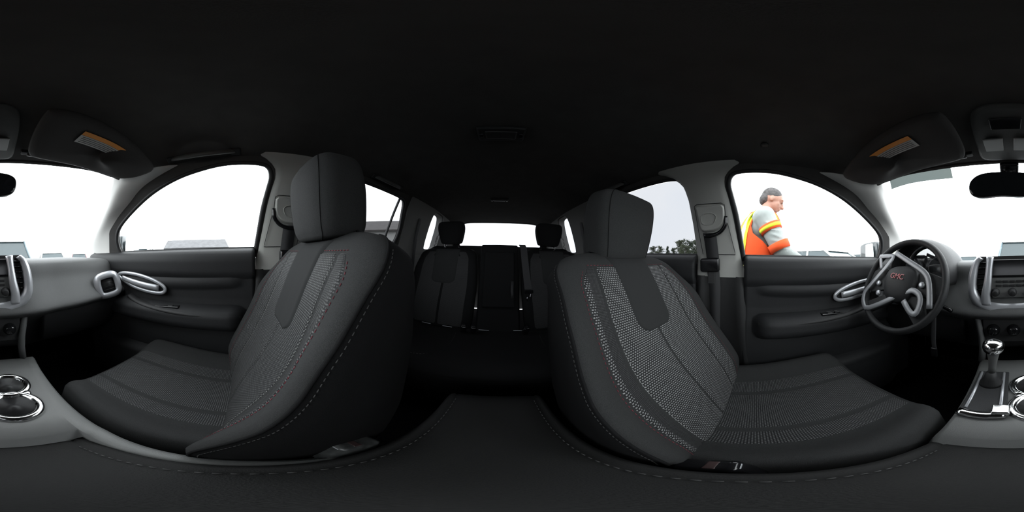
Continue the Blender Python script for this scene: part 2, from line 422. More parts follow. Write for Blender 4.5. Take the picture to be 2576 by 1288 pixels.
for s, nm, y0, y1, fr in doors:
    D = thing(nm, None, None, (s * .70, (y0 + y1) / 2, -.86), kind='structure')
    ys = np.linspace(y0, y1, 60); zs = np.concatenate([np.linspace(.015, -.4, 70), np.linspace(-.41, -.86, 40)])
    rings = [[(s * door_x(y, z, y0, y1, fr), y, z) for z in zs] for y in ys]
    v, f = g_loft(rings, False, False)
    mesh('door_panel', v, f, M['doorp'], D, solid=.02, soff=(1 if s > 0 else 1))
    box('outer_skin', (s * .755, (y0 + y1) / 2, -.44), (.02, y1 - y0 + .02, .90), M['gloss'], D)
    # padded armrest top
    if fr:
        pts = [(s * x, y, z) for x, y, z in ((.655, .02, -.266), (.640, .10, -.262), (.632, .25, -.258), (.636, .40, -.250), (.652, .50, -.238), (.672, .56, -.222))]
        tube('armrest', cat(pts, 5), (.014, .030), M['black'], D, up=(0, 0, 1), n=12)
        # release handle: silver bowl and lever
        lp = cat([(s * .652, .63, -.112), (s * .650, .58, -.096), (s * .648, .48, -.104), (s * .648, .39, -.128), (s * .650, .345, -.158), (s * .652, .365, -.182), (s * .652, .45, -.180), (s * .652, .55, -.158)], 5, True)
        hb = tube('handle_bezel', lp, (.006, .009), M['silver'], D, True, n=10, up=(1, 0, 0)); hb['label'] = 'satin silver oval surround'
        c = sum((Vector(p) for p in lp), Vector()) / len(lp)
        mesh('handle_bowl', [p + Vector((s * .004, 0, 0)) for p in lp] + [c + Vector((s * .02, 0, 0))], [(i, (i + 1) % len(lp), len(lp)) for i in range(len(lp))], M['doorp'], D)
        lv = cat([(s * .648, .60, -.124), (s * .640, .53, -.136), (s * .638, .45, -.148), (s * .645, .375, -.158)], 5)
        q = tube('handle', lv, (.014, .007), M['silver'], D, n=10, up=(0, 0, 1)); q['label'] = 'silver pull lever'
        # lock pin
        v, f = g_disc((s * .672, .004, -.016), (0, 0, 1), .006, .02, 12, [(.010, 0), (.010, .004), (.006, .006), (.006, .014), (.004, .017)])
        mesh('lock_pin', v, f, M['gloss'], D)
        # power switch plate
        pl = box('switch_plate', (s * .640, .34, -.240), (.04, .14, .010), M['gloss'], D, rot=rot(-4, 0, 0))
        for i in range(4 if s < 0 else 1):
            q = box('window_switch', (s * (.632 + .018 * (i % 2)), .31 + .035 * (i // 2), -.233), (.014, .024, .008), M['black'], pl)
        # speaker grille in the lower front corner
        v, f = g_disc((s * .672, .66, -.60), (-s, 0, 0), .075, .012, 32, [(.08, 0), (.078, .008), (.06, .012), (.02, .010)])
        mesh('speaker_grille', v, f, M['black'], D)
        # window channel trim inside the front corner
    else:
        lv = [(s * .668, -.62, -.108), (s * .660, -.58, -.104), (s * .660, -.50, -.104), (s * .662, -.47, -.118)]
        q = tube('handle', cat(lv, 5), (.010, .005), M['silver'], D, n=10, up=(0, 0, 1)); q['label'] = 'thin silver pull lever'
        lp = cat([(s * .682, -.66, -.10), (s * .68, -.56, -.085), (s * .68, -.46, -.095), (s * .68, -.44, -.13), (s * .682, -.52, -.15), (s * .682, -.63, -.14)], 5, True)
        tube('handle_bezel', lp, (.004, .007), M['gloss'], D, True, n=8, up=(1, 0, 0))

# ------------------------------------------------------------------ centre pillars
for s in (1, -1):
    B = thing('trim_%d' % (3 if s > 0 else 4), None, None, (s * .69, -.15, -.86), kind='structure')
    def bp(y, z, d=0): return Vector((s * (XS(z) - .014 - d), y, z))
    zz = np.linspace(.395, -.075, 24); rings = []
    for z in zz:
        ya = float(np.interp(z, [-.075, 0, .09, .18, .25, .30, .34, .37, .395], [-.043, -.056, -.074, -.090, -.106, -.120, -.116, -.09, -.05]))
        yb = float(np.interp(z, [-.075, 0, .14, .25, .31, .345, .37, .395], [-.258, -.258, -.266, -.278, -.293, -.32, -.36, -.42]))
        rings.append([bp(ya, z, -.012), bp(ya - .006, z, .002), bp(ya - .03, z, .012), bp((ya + yb) / 2, z, .016), bp(yb + .03, z, .012), bp(yb + .006, z, .002), bp(yb, z, -.012)])
    v, f = g_loft(rings, False, False); mesh('upper_cover', v, f, M['trimgrey'], B)['label'] = 'light grey upper pillar cover'
    rings = []
    for z in np.linspace(-.072, -.86, 24):
        t = (-.072 - z) / .79
        ya = -.030 + .10 * t ** 1.6; yb = -.255 - .03 * t
        e = .012 * sin(min(1, t * 3) * pi / 2)
        rings.append([bp(ya, z, -.012), bp(ya - .006, z, .012), bp(ya - .035, z, .022 + e), bp(ya - .055, z, .010), bp(yb + .045, z, .010), bp(yb + .03, z, .020 + e), bp(yb + .006, z, .010), bp(yb, z, -.012)])
    v, f = g_loft(rings, False, False); mesh('lower_cover', v, f, M['black'], B)
    # thin outlines of the belt height adjuster
    pts = [bp(-.245, .215, .0175), bp(-.235, .222, .0175), bp(-.135, .222, .0175), bp(-.122, .215, .0175), bp(-.118, .17, .0175), bp(-.085, .03, .0155), bp(-.083, .02, .0155), bp(-.16, .02, .0165)]
    tube('cover_seam', pts, .0013, M['rubber'], B, n=6)
    pts = [bp(-.245, .215, .0175), bp(-.235, .12, .0175), bp(-.222, .02, .0165)]
    tube('cover_seam', pts, .0011, M['rubber'], B, n=6)

# seat belts at the centre pillars
def front_belt(s, label):
    T = thing('seat_belt', label, 'seat belt', (s * .66, -.18, -.80))
    def bp(y, z, d=0): return Vector((s * (XS(z) - .030 - d), y, z))
    # guide cover
    poly = [(-.238, .212), (-.130, .215), (-.122, .205), (-.122, .165), (-.128, .140), (-.145, .122), (-.165, .112), (-.205, .108), (-.218, .112), (-.224, .13)]
    P = [bp(y, z, 0) for y, z in poly]; Q = [bp(y * .94 - .0108, (z - .16) * .88 + .16, .016) for y, z in poly]; n = len(P)
    gc = mesh('guide_cover', P + Q, [(i, (i + 1) % n, n + (i + 1) % n, n + i) for i in range(n)] + [tuple(range(n, 2 * n))], M['trimgrey'], T, bevel=.004)
    gc['label'] = 'light grey guide cover with a recessed button'
    bt = cat([bp(-.215, .158, .0165), bp(-.208, .176, .0165), bp(-.175, .180, .0165), bp(-.155, .170, .0165), bp(-.158, .150, .0165), bp(-.172, .138, .0165), bp(-.206, .138, .0165)], 4, True)
    tube('release_button', bt, (.0035, .002), M['trimgrey'], T, True, n=6, up=(1, 0, 0))
    # curved loop of webbing passing through the guide
    pts = cat([bp(-.118, .170, .004), bp(-.120, .135, .012), bp(-.140, .108, .016), bp(-.170, .096, .016), bp(-.205, .094, .012)], 6)
    tube('loop_guide', pts, (.004, .008), M['gloss'], T, n=8, up=(1, 0, 0))
    rows = [(-.212, -.158, .105), (-.207, -.155, .06), (-.203, -.150, .0), (-.200, -.148, -.05), (-.190, -.142, -.12), (-.178, -.140, -.30), (-.160, -.128, -.50), (-.150, -.115, -.70)]
    rings = []
    for a, b, z in rows:
        rings.append([bp(a, z, .012), bp(b, z, .010), bp(b, z, .0085), bp(a, z, .0105)])
    R2 = []
    for i in range(len(rings) - 1):
        for k_ in range(4): R2.append([rings[i][j].lerp(rings[i + 1][j], k_ / 4) for j in range(4)])
    R2.append(rings[-1]); v, f = g_loft(R2); mesh('webbing', v, f, M['belt'], T)
    # tongue stopped on the webbing
    c = bp(-.186, -.024, .020)
    box('tongue', c, (.026, .082, .058), M['gloss'], T, rot=rot(3, 0, 0), bevel=.009)
    box('latch_plate', bp(-.180, -.078, .016), (.004, .030, .05), M['black'], T, bevel=.004)
    return T
front_belt(1, 'black seat belt hanging on the pillar behind the raised passenger headrest')
front_belt(-1, 'black seat belt on the grey pillar beside the driver window and vested worker')

# ------------------------------------------------------------------ seats
def spline1(xs, ys):
    P = [Vector((x, y, 0)) for x, y in zip(xs, ys)]; C = cat(P, 8)
    X = np.array([p.x for p in C]); Y = np.array([p.y for p in C]); o = np.argsort(X, kind='stable')
    return lambda t: float(np.interp(t, X[o], Y[o]))
FR = spline1([0, .3, .5, .66, .78, .88, .95, 1.0], [0, .002, .006, .015, .031, .044, .048, .041])
class Back:
    """front surface of a backrest: local w across, s up, d out towards the front"""
    def __init__(b, cx, y, z, rec, L, hw, th, bol=1.0):
        b.cx, b.L, b.hw0, b.th, b.bol = cx, L, hw, th, bol; r = radians(rec)
        b.J = Vector((cx, y, z)); b.a = Vector((0, -sin(r), cos(r))); b.n = Vector((0, cos(r), sin(r)))
    def hw(b, s):
        t = s / b.L
        h = b.hw0 * float(np.interp(t, [0, .15, .45, .7, .8, 1], [.90, .96, 1, .98, .95, .93]))
        if t > .84: h *= max(0.02, 1 - ((t - .84) / .1602) ** 2.4) ** (1 / 2.4) * .62 + .38
        return h
    def f(b, w_, s):
        t = s / b.L; k_ = b.bol * smooth01(-.1, .2, t) * (1 - .75 * smooth01(.62, .95, t))
        x = min(1, abs(w_) / b.hw(s))
        lum = .018 * exp(-((t - .25) / .22) ** 2) - .012 * smooth01(.75, 1, t) * 1
        top = -.045 * max(0, (t - .88) / .12) ** 2.2
        return FR(x) * (k_) + (1 - k_) * (-.035) * x ** 6 + lum + top
    def P(b, w_, s, d=0): return b.J + Vector((w_, 0, 0)) + b.a * s + b.n * (b.f(w_, s) + d)
    def Q(b, w_, s, d): return b.J + Vector((w_, 0, 0)) + b.a * s + b.n * d
def ribbon(B, wl, wr, s0, s1, name, mats, parent, nw=24, ns=40, lift=.0045, seams=(), pick=None, uvoff=0):
    V = []; U = []; Fm = []; F = []
    for j in range(ns + 1):
        s = s0 + (s1 - s0) * j / ns; a, c = wl(s), wr(s)
        for i in range(nw + 1):
            t = i / nw; w_ = a + (c - a) * t; hw = B.hw(s)
            e = min(t, 1 - t) * (c - a); es = min(s - s0, s1 - s)
            d = lift * min(1, min(e, es) / .006) - .002
            for sm in seams:
                d -= .0055 * exp(-(((w_ / hw) - sm) * hw / .0045) ** 2)
            V.append(B.P(w_, s, d)); U.append((w_, s))
    for j in range(ns):
        for i in range(nw):
            q = j * (nw + 1) + i; F.append((q, q + 1, q + nw + 2, q + nw + 1))
            s = s0 + (s1 - s0) * (j + .5) / ns; w_ = wl(s) + (wr(s) - wl(s)) * (i + .5) / nw
            Fm.append(pick(w_ / B.hw(s), s / B.L) if pick else 0)
    return mesh(name, V, F, None, parent, uvs=U, mats=mats, fmat=Fm, recalc=False)
def backrest(B, T, side, insert=.80, seams=(-.585, .585), mats=None, dimband=None, patchw=(.165, .125), fab='fabric', patch=True, top=.90, red=True, detail=True):
    rings = []
    ts = list(np.linspace(0, .84, 34)) + [.86, .875, .89, .905, .918, .93, .942, .954, .964, .974, .982, .988, .993, .997, 1.0]
    for t in ts:
        s = t * B.L; hw = B.hw(s); ring = []
        xs = list(np.linspace(-1, 1, 81)) if detail else list(np.linspace(-1, 1, 21))
        for x in xs: ring.append(B.P(x * hw * .999, s))
        shr = 1 - max(0, (t - .90) / .10) ** 3 * .55
        th = B.th * shr * float(np.interp(t, [0, .3, .8, 1], [1.1, 1.05, .85, .7]))
        fe = B.f(hw, s)
        for x, d in ((1.01, -.25), (1.0, -.55), (.96, -.82), (.86, -.97), (.6, -1.03), (.3, -1.05), (0, -1.06), (-.3, -1.05), (-.6, -1.03), (-.86, -.97), (-.96, -.82), (-1.0, -.55), (-1.01, -.25)):
            ring.append(B.Q(x * hw, s, fe + d * th if abs(x) > .99 else d * th))
        rings.append(ring)
    v, f = g_loft(rings)
    body = mesh('backrest', v, f, M[fab], T)
    n = len(rings[0])
    # side and rear faces take the darker cloth
    nf = 81 if detail else 21
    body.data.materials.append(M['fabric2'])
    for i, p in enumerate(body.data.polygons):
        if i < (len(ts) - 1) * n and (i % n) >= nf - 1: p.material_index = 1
    body['label'] = 'plain charcoal cloth bolsters with a black side panel'
    wI = lambda s: insert * B.hw(min(s, B.L * .80)) * (1 - .16 * smooth01(.80, .92, s / B.L))
    mats = mats or [M['weave'], M['weavedim']]
    ins = ribbon(B, lambda s: -wI(s), lambda s: wI(s), .01, B.L * top, 'mesh_insert', mats, T, 64 if detail else 24, 60 if detail else 30,
                 seams=list(seams) + [0] , pick=dimband)
    ins['label'] = 'woven mesh insert in stitched bands'
    if patch:
        pt = ribbon(B, lambda s: -(patchw[1] + (patchw[0] - patchw[1]) * s / B.L) * .5 * (1 - max(0, (B.L * (.655 if detail else .57) - s) / (B.L * .07)) ** 3 * .55 if s < B.L * (.655 if detail else .57) else 1),
                    lambda s: (patchw[1] + (patchw[0] - patchw[1]) * s / B.L) * .5 * (1 - max(0, (B.L * (.655 if detail else .57) - s) / (B.L * .07)) ** 3 * .55 if s < B.L * (.655 if detail else .57) else 1),
                    B.L * (.585 if detail else .50), B.L * .955, 'centre_patch', [M['patch']], T, 16, 40, lift=.0075)
        pt['label'] = 'smooth grey tongue-shaped patch'
    if detail:
        # piping along the edge between front and side
        pts = [B.P(x * B.hw(t * B.L), t * B.L, -.001) for x, t in [(-1, q) for q in np.linspace(.0, .86, 30)]]
        tp = [B.P(-B.hw(t * B.L), t * B.L, -.001) for t in np.linspace(.88, .985, 10)]
        tr = [B.P(B.hw(t * B.L), t * B.L, -.001) for t in np.linspace(.985, .0, 40)]
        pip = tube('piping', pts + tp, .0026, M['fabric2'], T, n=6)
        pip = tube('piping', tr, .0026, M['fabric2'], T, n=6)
        for sg in (-1, 1):
            st = [B.Q(sg * B.hw(t * B.L) * 1.004 + sg * .0008, t * B.L, B.f(B.hw(t * B.L), t * B.L) - .011) for t in np.linspace(.02, .93, 60)]
            a = g_dashes(st, .0008, .005, .004); a.build('stitching', M['thread'], T)
            edge = [B.P(sg * (wI(t * B.L) + .005), t * B.L, .0008) for t in np.linspace(.02, top - .02, 60)]
            a = g_dashes(edge, .0007, .005, .005); a.build('stitching', M['redthread'] if red else M['thread'], T)['label'] = 'dark red dashed stitching'
        edge = [B.P(x, (top - .005) * B.L + .004, .0008) for x in np.linspace(-wI(B.L * top), wI(B.L * top), 30)]
        a = g_dashes(edge, .0007, .005, .005); a.build('stitching', M['redthread'], T)
        for sm in (seams[0], seams[1]):
            edge = [B.P(sm * B.hw(t * B.L) + .006 * (1 if sm < 0 else -1), t * B.L, .0012) for t in np.linspace(.02, top - .03, 60)]
            g_dashes(edge, .0006, .004, .005).build('stitching', M['whitethread'], T)['label'] = 'pale dashed stitching'
    return body

def headrest(T, c, w_, h, dep, tilt, m='fabric', posts=None, seam=True, taper=.72):
    """c centre; superelliptic pillow, narrower at the foot, top leaning forward"""
    H = thing_part = None
    R = rot(tilt, 0, 0); rings = []; c = Vector(c); N = 40
    prof = [(-.5, .18, .35), (-.495, .60, .70), (-.47, .80, .86), (-.43, .88, .93), (-.35, .93, 1), (-.2, .965, 1.02), (0, .995, 1.0), (.18, 1.0, .95), (.32, .98, .88), (.41, .93, .80), (.465, .84, .68), (.49, .68, .50), (.5, .35, .22)]
    for z, kx, ky in prof:
        wz = taper + (1 - taper) * smooth01(-.5, .25, z)
        row = []
        for k_ in range(N):
            a = 2 * pi * k_ / N; ca, sa = cos(a), sin(a); e = .42
            x = (abs(ca) ** e) * (1 if ca > 0 else -1) * w_ / 2 * kx * wz
            y = (abs(sa) ** e) * (1 if sa > 0 else -1) * dep / 2 * ky
            y += .012 * (1 - (abs(x) / (w_ / 2)) ** 2) * (1 if sa > 0 else 0) - .0 + .10 * z * dep
            row.append(c + R @ Vector((x, y, z * h)))
        rings.append(row)
    # refine vertically
    RR = []
    cols = [cat([r[j] for r in rings], 4) for j in range(N)]
    RR = [[cols[j][i] for j in range(N)] for i in range(len(cols[0]))]
    v, f = g_loft(RR); hr = mesh('headrest', v, f, M[m], T)
    if seam:
        for j, nm in ((6, 'r'), (14, 'l')):
            pts = [cols[j][i] + (cols[j][i] - c).normalized() * .0003 for i in range(3, len(cols[0]) - 3)]
            tube('seam', pts, .0012, M['fabric2'], hr, n=5)
    for sx in (-.055, .055):
        p = c + R @ Vector((sx, -.005, -h / 2 + .01)); q = p + R @ Vector((0, 0, -.09))
        v, f = g_tube([p, q], .006, n=12); mesh('headrest_post', v, f, M['chrome'], hr)
        v, f = g_disc(p + R @ Vector((0, 0, -.040)), R @ Vector((0, 0, 1)), .014, .010, 16, [(.016, 0), (.016, .006), (.010, .012)]); mesh('post_collar', v, f, M['gloss'], hr)
    return hr

CT = spline1([0, .3, .5, .66, .80, .90, .97, 1.0], [0, .002, .007, .020, .044, .048, .028, -.015])
def cushion(T, cx, y0, y1, zr, zf, hw, th=.17, mats=None, bol=1, fab='fabric'):
    def top(w_, t): return zr + (zf - zr) * smooth01(0, .85, t) - .055 * max(0, (t - .86) / .14) ** 2.2 + CT(min(1, abs(w_) / hw)) * bol * (1 - .35 * smooth01(.8, 1, t))
    rings = []
    ts = list(np.linspace(0, .85, 18)) + [.89, .92, .945, .965, .98, .992, 1.0]
    for t in ts:
        h2 = hw * (.96 + .04 * sin(t * pi)) * (1 - .16 * max(0, (t - .86) / .14) ** 2)
        y = y0 + (y1 - y0) * t
        ring = [Vector((cx + x * h2, y - .035 * (abs(x) ** 2.5) * smooth01(.7, 1, t), top(x * hw, t))) for x in np.linspace(-1, 1, 37)]
        for x, z in ((1.0, -.06), (.99, -.11), (.94, -th), (0, -th), (-.94, -th), (-.99, -.11), (-1.0, -.06)):
            ring.append(Vector((cx + x * h2, y - .035 * (abs(x) ** 2.5) * smooth01(.7, 1, t) - (.02 if z <= -th else 0) * smooth01(.8, 1, t), zr + z)))
        rings.append(ring)
    v, f = g_loft(rings); o = mesh('seat_cushion', v, f, M[fab], T)
    V = []; U = []; F = []; nw, ns = 56, 50
    for j in range(ns + 1):
        t = .02 + .90 * j / ns
        for i in range(nw + 1):
            x = (-.62 + 1.24 * i / nw); e = min(i, nw - i) / nw * 1.24 * hw
            d = .003 * min(1, e / .006) - .0015 - (.003 if j in (0, ns) else 0)
            for sm in (-.34, .34, -.62, .62): d -= .0085 * exp(-((x - sm) * hw / .006) ** 2)
            V.append((cx + x * hw, y0 + (y1 - y0) * t - .035 * (abs(x) ** 2.5) * smooth01(.7, 1, t), top(x * hw, t) + d)); U.append((x * hw, (y1 - y0) * t))
    for j in range(ns):
        for i in range(nw): q = j * (nw + 1) + i; F.append((q, q + 1, q + nw + 2, q + nw + 1))
    q = mesh('cushion_insert', V, F, None, T, uvs=U, mats=mats or [M['weave']], recalc=False); q['label'] = 'woven mesh cushion insert with two long seams'
    return o

def front_seat(s, label, cx, J, rec, L, hr_c, hr_tilt, cy0, cy1, weave_m, hr_h, th, hw=.255):
    T = thing('car_seat', label, 'car seat', (cx, (cy0 + cy1) / 2, -.85))
    B = Back(cx, J[0], J[1], rec, L, hw, th)
    inboard = -s
    def pick(x, t): return 1 if .59 < x * inboard < .73 else 0  # dimmer inboard band: shade from the light's angle put into the weave colour
    backrest(B, T, s, mats=[weave_m, M['weavedim']], dimband=pick)
    hr = headrest(T, hr_c, .245 if s > 0 else .258, hr_h, .128, hr_tilt, taper=.94)
    cushion(T, cx + (.030 if s > 0 else -.012), cy0, cy1, -.505, -.465, .246 if s > 0 else .255, mats=[M['weaveP']])
    # base: side valances, recliner cover, rails
    for sg in (-1, 1):
        pts = [(cx + sg * .262, cy0 - .05, -.52), (cx + sg * .268, cy0 + .12, -.60), (cx + sg * .268, cy1 - .12, -.60), (cx + sg * .258, cy1 - .05, -.56)]
        tube('side_valance', cat(pts, 5), (.055, .010), M['black'], T, n=12, up=(0, 0, 1))
        box('seat_rail', (cx + sg * .20, (cy0 + cy1) / 2 - .02, -.825), (.04, .46, .04), M['gloss'], T)
        box('seat_rail_riser', (cx + sg * .20, (cy0 + cy1) / 2, -.735), (.03, .36, .15), M['black'], T)
    v, f = g_disc((cx + s * .268, cy0 + .0, -.56), (s, 0, 0), .05, .012, 28, [(.055, 0), (.055, .008), (.045, .013), (.02, .014)])
    mesh('recliner_cover', v, f, M['black'], T)
    # belt buckle stalk on the inboard side
    return T
SP = front_seat(1, 'charcoal cloth front passenger seat with raised headrest beside the bright side window', .378, (.045, -.53), 20.5, .632, (.392, -.212, .136), -4, -.02, .46, M['weaveP'], .216, .185)
SD = front_seat(-1, 'charcoal cloth driver seat with white-dotted mesh backrest facing the steering wheel', -.365, (-.055, -.535), 29, .652, (-.388, -.430, .100), -7, -.10, .36, M['weave'], .240, .185)

# rear bench
RB = thing('rear_bench', 'dark three-place rear bench seat with two headrests under the rear window', 'car seat', (0, -.85, -.85))
for cx, hw, ins in ((.385, .235, .78), (-.385, .235, .78)):
    B = Back(cx, -.95, -.50, 22, .605, hw, .12, bol=.7)
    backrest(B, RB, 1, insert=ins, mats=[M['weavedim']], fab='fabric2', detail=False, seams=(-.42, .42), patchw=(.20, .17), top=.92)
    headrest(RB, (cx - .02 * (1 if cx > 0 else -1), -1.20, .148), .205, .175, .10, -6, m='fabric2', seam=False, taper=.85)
B = Back(0, -.945, -.50, 22, .59, .135, .12, bol=.15)
rings = []
for t in [0, .02, .3, .6, .85, .95, .985, 1]:
    s_ = t * .60; sh = .0 if t < .95 else (.02 if t < 1 else .05)
    rings.append([B.Q(x, s_, d) for x, d in ((-.135, -.02), (-.125, .012), (0, .018), (.125, .012), (.135, -.02), (.135, -.12), (-.135, -.12))])
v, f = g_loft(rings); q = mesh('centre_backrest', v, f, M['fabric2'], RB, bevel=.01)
# drop-down armrest outline in the middle
v, f = g_loft([[B.Q(x, s_, d) for x, d in ((-.105, .01), (-.098, .038), (.098, .038), (.105, .01))] for s_ in (.16, .175, .52, .535)])
mesh('folding_armrest', v, f, M['fabric2'], RB, bevel=.008)
tube('pull_strap', [B.Q(-.085, .33, .040), B.Q(-.082, .27, .046), B.Q(-.085, .22, .040)], (.009, .0015), M['belt'], RB, up=(1, 0, 0))
cu = []
def rct(x, t): return -.50 + .018 * smooth01(0, .8, t) - .05 * max(0, (t - .85) / .15) ** 2 + .010 * (abs(abs(x) - .38) / .25 if abs(x) < .64 else 0)
rings = []
for t in list(np.linspace(0, .85, 12)) + [.9, .94, .97, .99, 1]:
    y = -.98 + .46 * t
    r = [Vector((x, y, rct(x, t))) for x in np.linspace(-.64, .64, 61)] + [Vector((.645, y, -.56)), Vector((.63, y, -.70)), Vector((-.63, y, -.70)), Vector((-.645, y, -.56))]
    rings.append(r)
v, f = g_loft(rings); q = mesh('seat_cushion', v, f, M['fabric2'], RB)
for cx in (.385, -.385):
    a = cat([(cx - .15, -.90, rct(cx, .2) + .004), (cx - .16, -.72, rct(cx, .6) + .004), (cx - .10, -.60, rct(cx, .8) + .003), (cx, -.575, rct(cx, .85) + .003), (cx + .10, -.60, rct(cx, .8) + .003), (cx + .16, -.72, rct(cx, .6) + .004), (cx + .15, -.90, rct(cx, .2) + .004)], 8)
    g_dashes(a, .0012, .008, .006).build('stitching', M['thread'], RB)
box('bench_base', (0, -.78, -.78), (1.26, .44, .16), M['carpet'], RB, bevel=.02)
# bench anchors: pale strips at the foot of the backrest
for x in (.44, .30, .08, -.12, -.34):
    v, f = g_tube([(x - .03, -.925, -.478), (x + .03, -.925, -.476)], (.0025, .0025), n=6); mesh('anchor_bar', v, f, M['silver'], RB)
# rear belts
T = thing('seat_belt', 'black rear belt hanging with a steel tongue in front of the driver-side rear backrest', 'seat belt', (-.19, -1.0, .0))
RBk = Back(-.385, -.95, -.50, 22, .605, .235, .12, bol=.7)
P = []
for s_, w_ in ((.575, .235), (.55, .225), (.40, .215), (.27, .205)):
    P.append((RBk.Q(w_ - .022, s_, .075), RBk.Q(w_ + .022, s_, .075)))
v = [p for ab in P for p in ab]; f = [(2 * i, 2 * i + 1, 2 * i + 3, 2 * i + 2) for i in range(len(P) - 1)]
mesh('webbing', v, f, M['belt'], T, solid=.002)
mesh('tongue_cover', *g_box(RBk.Q(.203, .255, .080), (.055, .014, .022)), M['gloss'], T, bevel=.004)
c0 = RBk.Q(.203, .22, .082)
tube('tongue', [c0 + Vector((-.008, 0, .022)), c0 + Vector((-.004, 0, -.022)), c0 + Vector((.012, 0, -.024)), c0 + Vector((.012, 0, .002))], .0024, M['chrome'], T, n=6)
T = None
for s, lab in ((1, 'thin black rear belt hanging down the passenger-side cargo trim'), (-1, 'thin black rear belt hanging down the driver-side cargo trim')):
    v, f = g_tube([(s * .600, -1.13, .29), (s * .606, -1.125, .24), (s * .632, -1.12, .12), (s * .650, -1.115, -.02), (s * .66, -1.1, -.2)], (.024, .0015), n=8, up=(0, 1, 0))
    o = mesh('seat_belt', v, f, M['belt'], loc=(s * .65, -1.1, -.2)); tag(o, lab, 'seat belt')
    o.data.materials.clear(); o.data.materials.append(M['belt'])
# buckles between bench cushions
for x, lab in ((.19, 'black buckle standing at the passenger end of the bench centre place'), (.135, 'buckle lying beside the bench centre strap'), (-.155, 'buckle at the driver end of the bench centre place')):
    b_ = thing('seat_belt_buckle', lab, 'belt buckle', (x, -.89, -.49))
    box('housing', (x, -.885, -.455), (.032, .03, .06), M['gloss'], b_, rot=rot(-28, 0, 12), bevel=.007)
    box('release_button', (x, -.878, -.427), (.022, .016, .008), M['gloss'], b_, rot=rot(-28, 0, 12), bevel=.002)

# ------------------------------------------------------------------ dashboard
DA = thing('dashboard', 'grey grained dashboard running below the windscreen with silver vent surrounds', 'dashboard', (0, .85, -.40))
def dash_ring(x):
    a = abs(x); k_ = 1 - smooth01(.16, .30, a)                 # centre bulge holding the stack
    y0 = .70 - .02 * k_; top = -.012 - .012 * smooth01(.4, .72, a)
    if x < -.17: top += 0
    zl = -.215 + (.015 * smooth01(.3, .7, a))
    p = [(1.20, top - .03), (1.05, top), (.85, top + .004), (y0 + .06, top), (y0 + .015, top - .012), (y0, top - .035), (y0 - .012, top - .085), (y0 - .045, -.150), (y0 - .085, zl + .012), (y0 - .082, zl - .006), (y0 - .05, zl - .03), (y0 + .03, zl - .09), (y0 + .10, -.42), (y0 + .16, -.50)]
    return cat([(x, y, z) for y, z in p], 4)
rings = [dash_ring(x) for x in np.linspace(-.735, .735, 70)]
v, f = g_loft(rings, False, False); mesh('dash_body', v, f, M['dash'], DA, solid=.01, soff=0)
# glove box lid and knee panel, dark
for cx, w_, nm in ((.43, .42, 'glove_box_lid'), (-.43, .46, 'knee_panel')):
    v, f = g_loft([[(cx + sx * w_ / 2 * kk, y, z) for sx in (-1, 1)] + [(cx + sx * w_ / 2 * kk, y + .05, z) for sx in (1, -1)] for y, z, kk in ((.632, -.222, 1), (.640, -.27, 1), (.675, -.36, .98), (.72, -.42, .95))])
    mesh(nm, v, f, M['black'], DA, bevel=.01)
# end vents: rounded square silver rings with black louvres
def end_vent(s):
    c = Vector((s * .548, .608, -.150)); n = Vector((-s * .45, -.85, .12)).normalized(); u = Vector((0, 0, 1)); r = n.cross(u).normalized(); u = r.cross(n)
    tilt = radians(-12 * s); ru = r * cos(tilt) + u * sin(tilt); uu = u * cos(tilt) - r * sin(tilt)
    def q(a, b, d=0): return c + ru * a + uu * b + n * d
    lp = cat([q(-.05, -.03), q(-.05, .03), q(-.03, .05), q(.03, .05), q(.05, .03), q(.05, -.03), q(.03, -.05), q(-.03, -.05)], 4, True)
    vr = tube('vent_ring', lp, (.019, .014), M['silver'], DA, True, n=12); vr['label'] = 'satin silver rounded square vent ring'
    v, f = g_loft([[q(a * k_, b * k_, d) for a, b in ((-.035, -.035), (-.035, .035), (.035, .035), (.035, -.035))] for k_, d in ((1.15, .0), (1, -.03))], True, True)
    mesh('vent_well', v, f, M['rubber'], DA)
    for i in range(4):
        b = -.024 + .016 * i
        v, f = g_box(q(0, b, -.004), (.066, .012, .0025), Matrix((ru, n, uu)).transposed() @ rot(25, 0, 0)); mesh('vent_slat', v, f, M['black'], vr)
end_vent(1); end_vent(-1)
# instrument hood and cluster in front of the driver
IC = Vector((-.40, .70, .0))
rings = []
for t, r, y in ((0, 1.0, .60), (.3, 1.06, .66), (.7, 1.02, .78), (1, .86, .90)):
    rings.append([Vector((IC.x + .150 * r * cos(a), y, -.065 + (.152 * r) * max(sin(a), -.25))) for a in np.linspace(-.25, pi + .25, 40)])
v, f = g_loft(rings, False, False); mesh('instrument_hood', v, f, M['black'], DA, solid=.012, soff=0)
cl = [Vector((IC.x + .138 * cos(a), .70 + .02 * sin(a), -.055 + .125 * max(sin(a), -.35))) for a in np.linspace(0, 2 * pi, 48, endpoint=False)]
mesh('cluster_back', cl, [tuple(range(48))], M['gloss'], DA, smooth=False)
for dx, r in ((-.068, .05), (.068, .05)):
    v, f = g_disc((IC.x + dx, .690, -.035), (0, -1, .15), r, .012, 32, [(r, 0), (r, .014), (r - .005, .014), (r - .005, .004)])
    mesh('gauge_ring', v, f, M['silver'], DA)
v, f = g_box((IC.x, .66, .0), (.27, .004, .17), rot(-28, 0, -34)); 
# clear cluster lens, tipped back
lens = [Vector((IC.x + .138 * cos(a), .662, -.030 + .118 * max(sin(a), -.45))) for a in np.linspace(0, 2 * pi, 48, endpoint=False)]
mesh('cluster_lens', lens, [tuple(range(48))], M['lens'], DA, smooth=False)
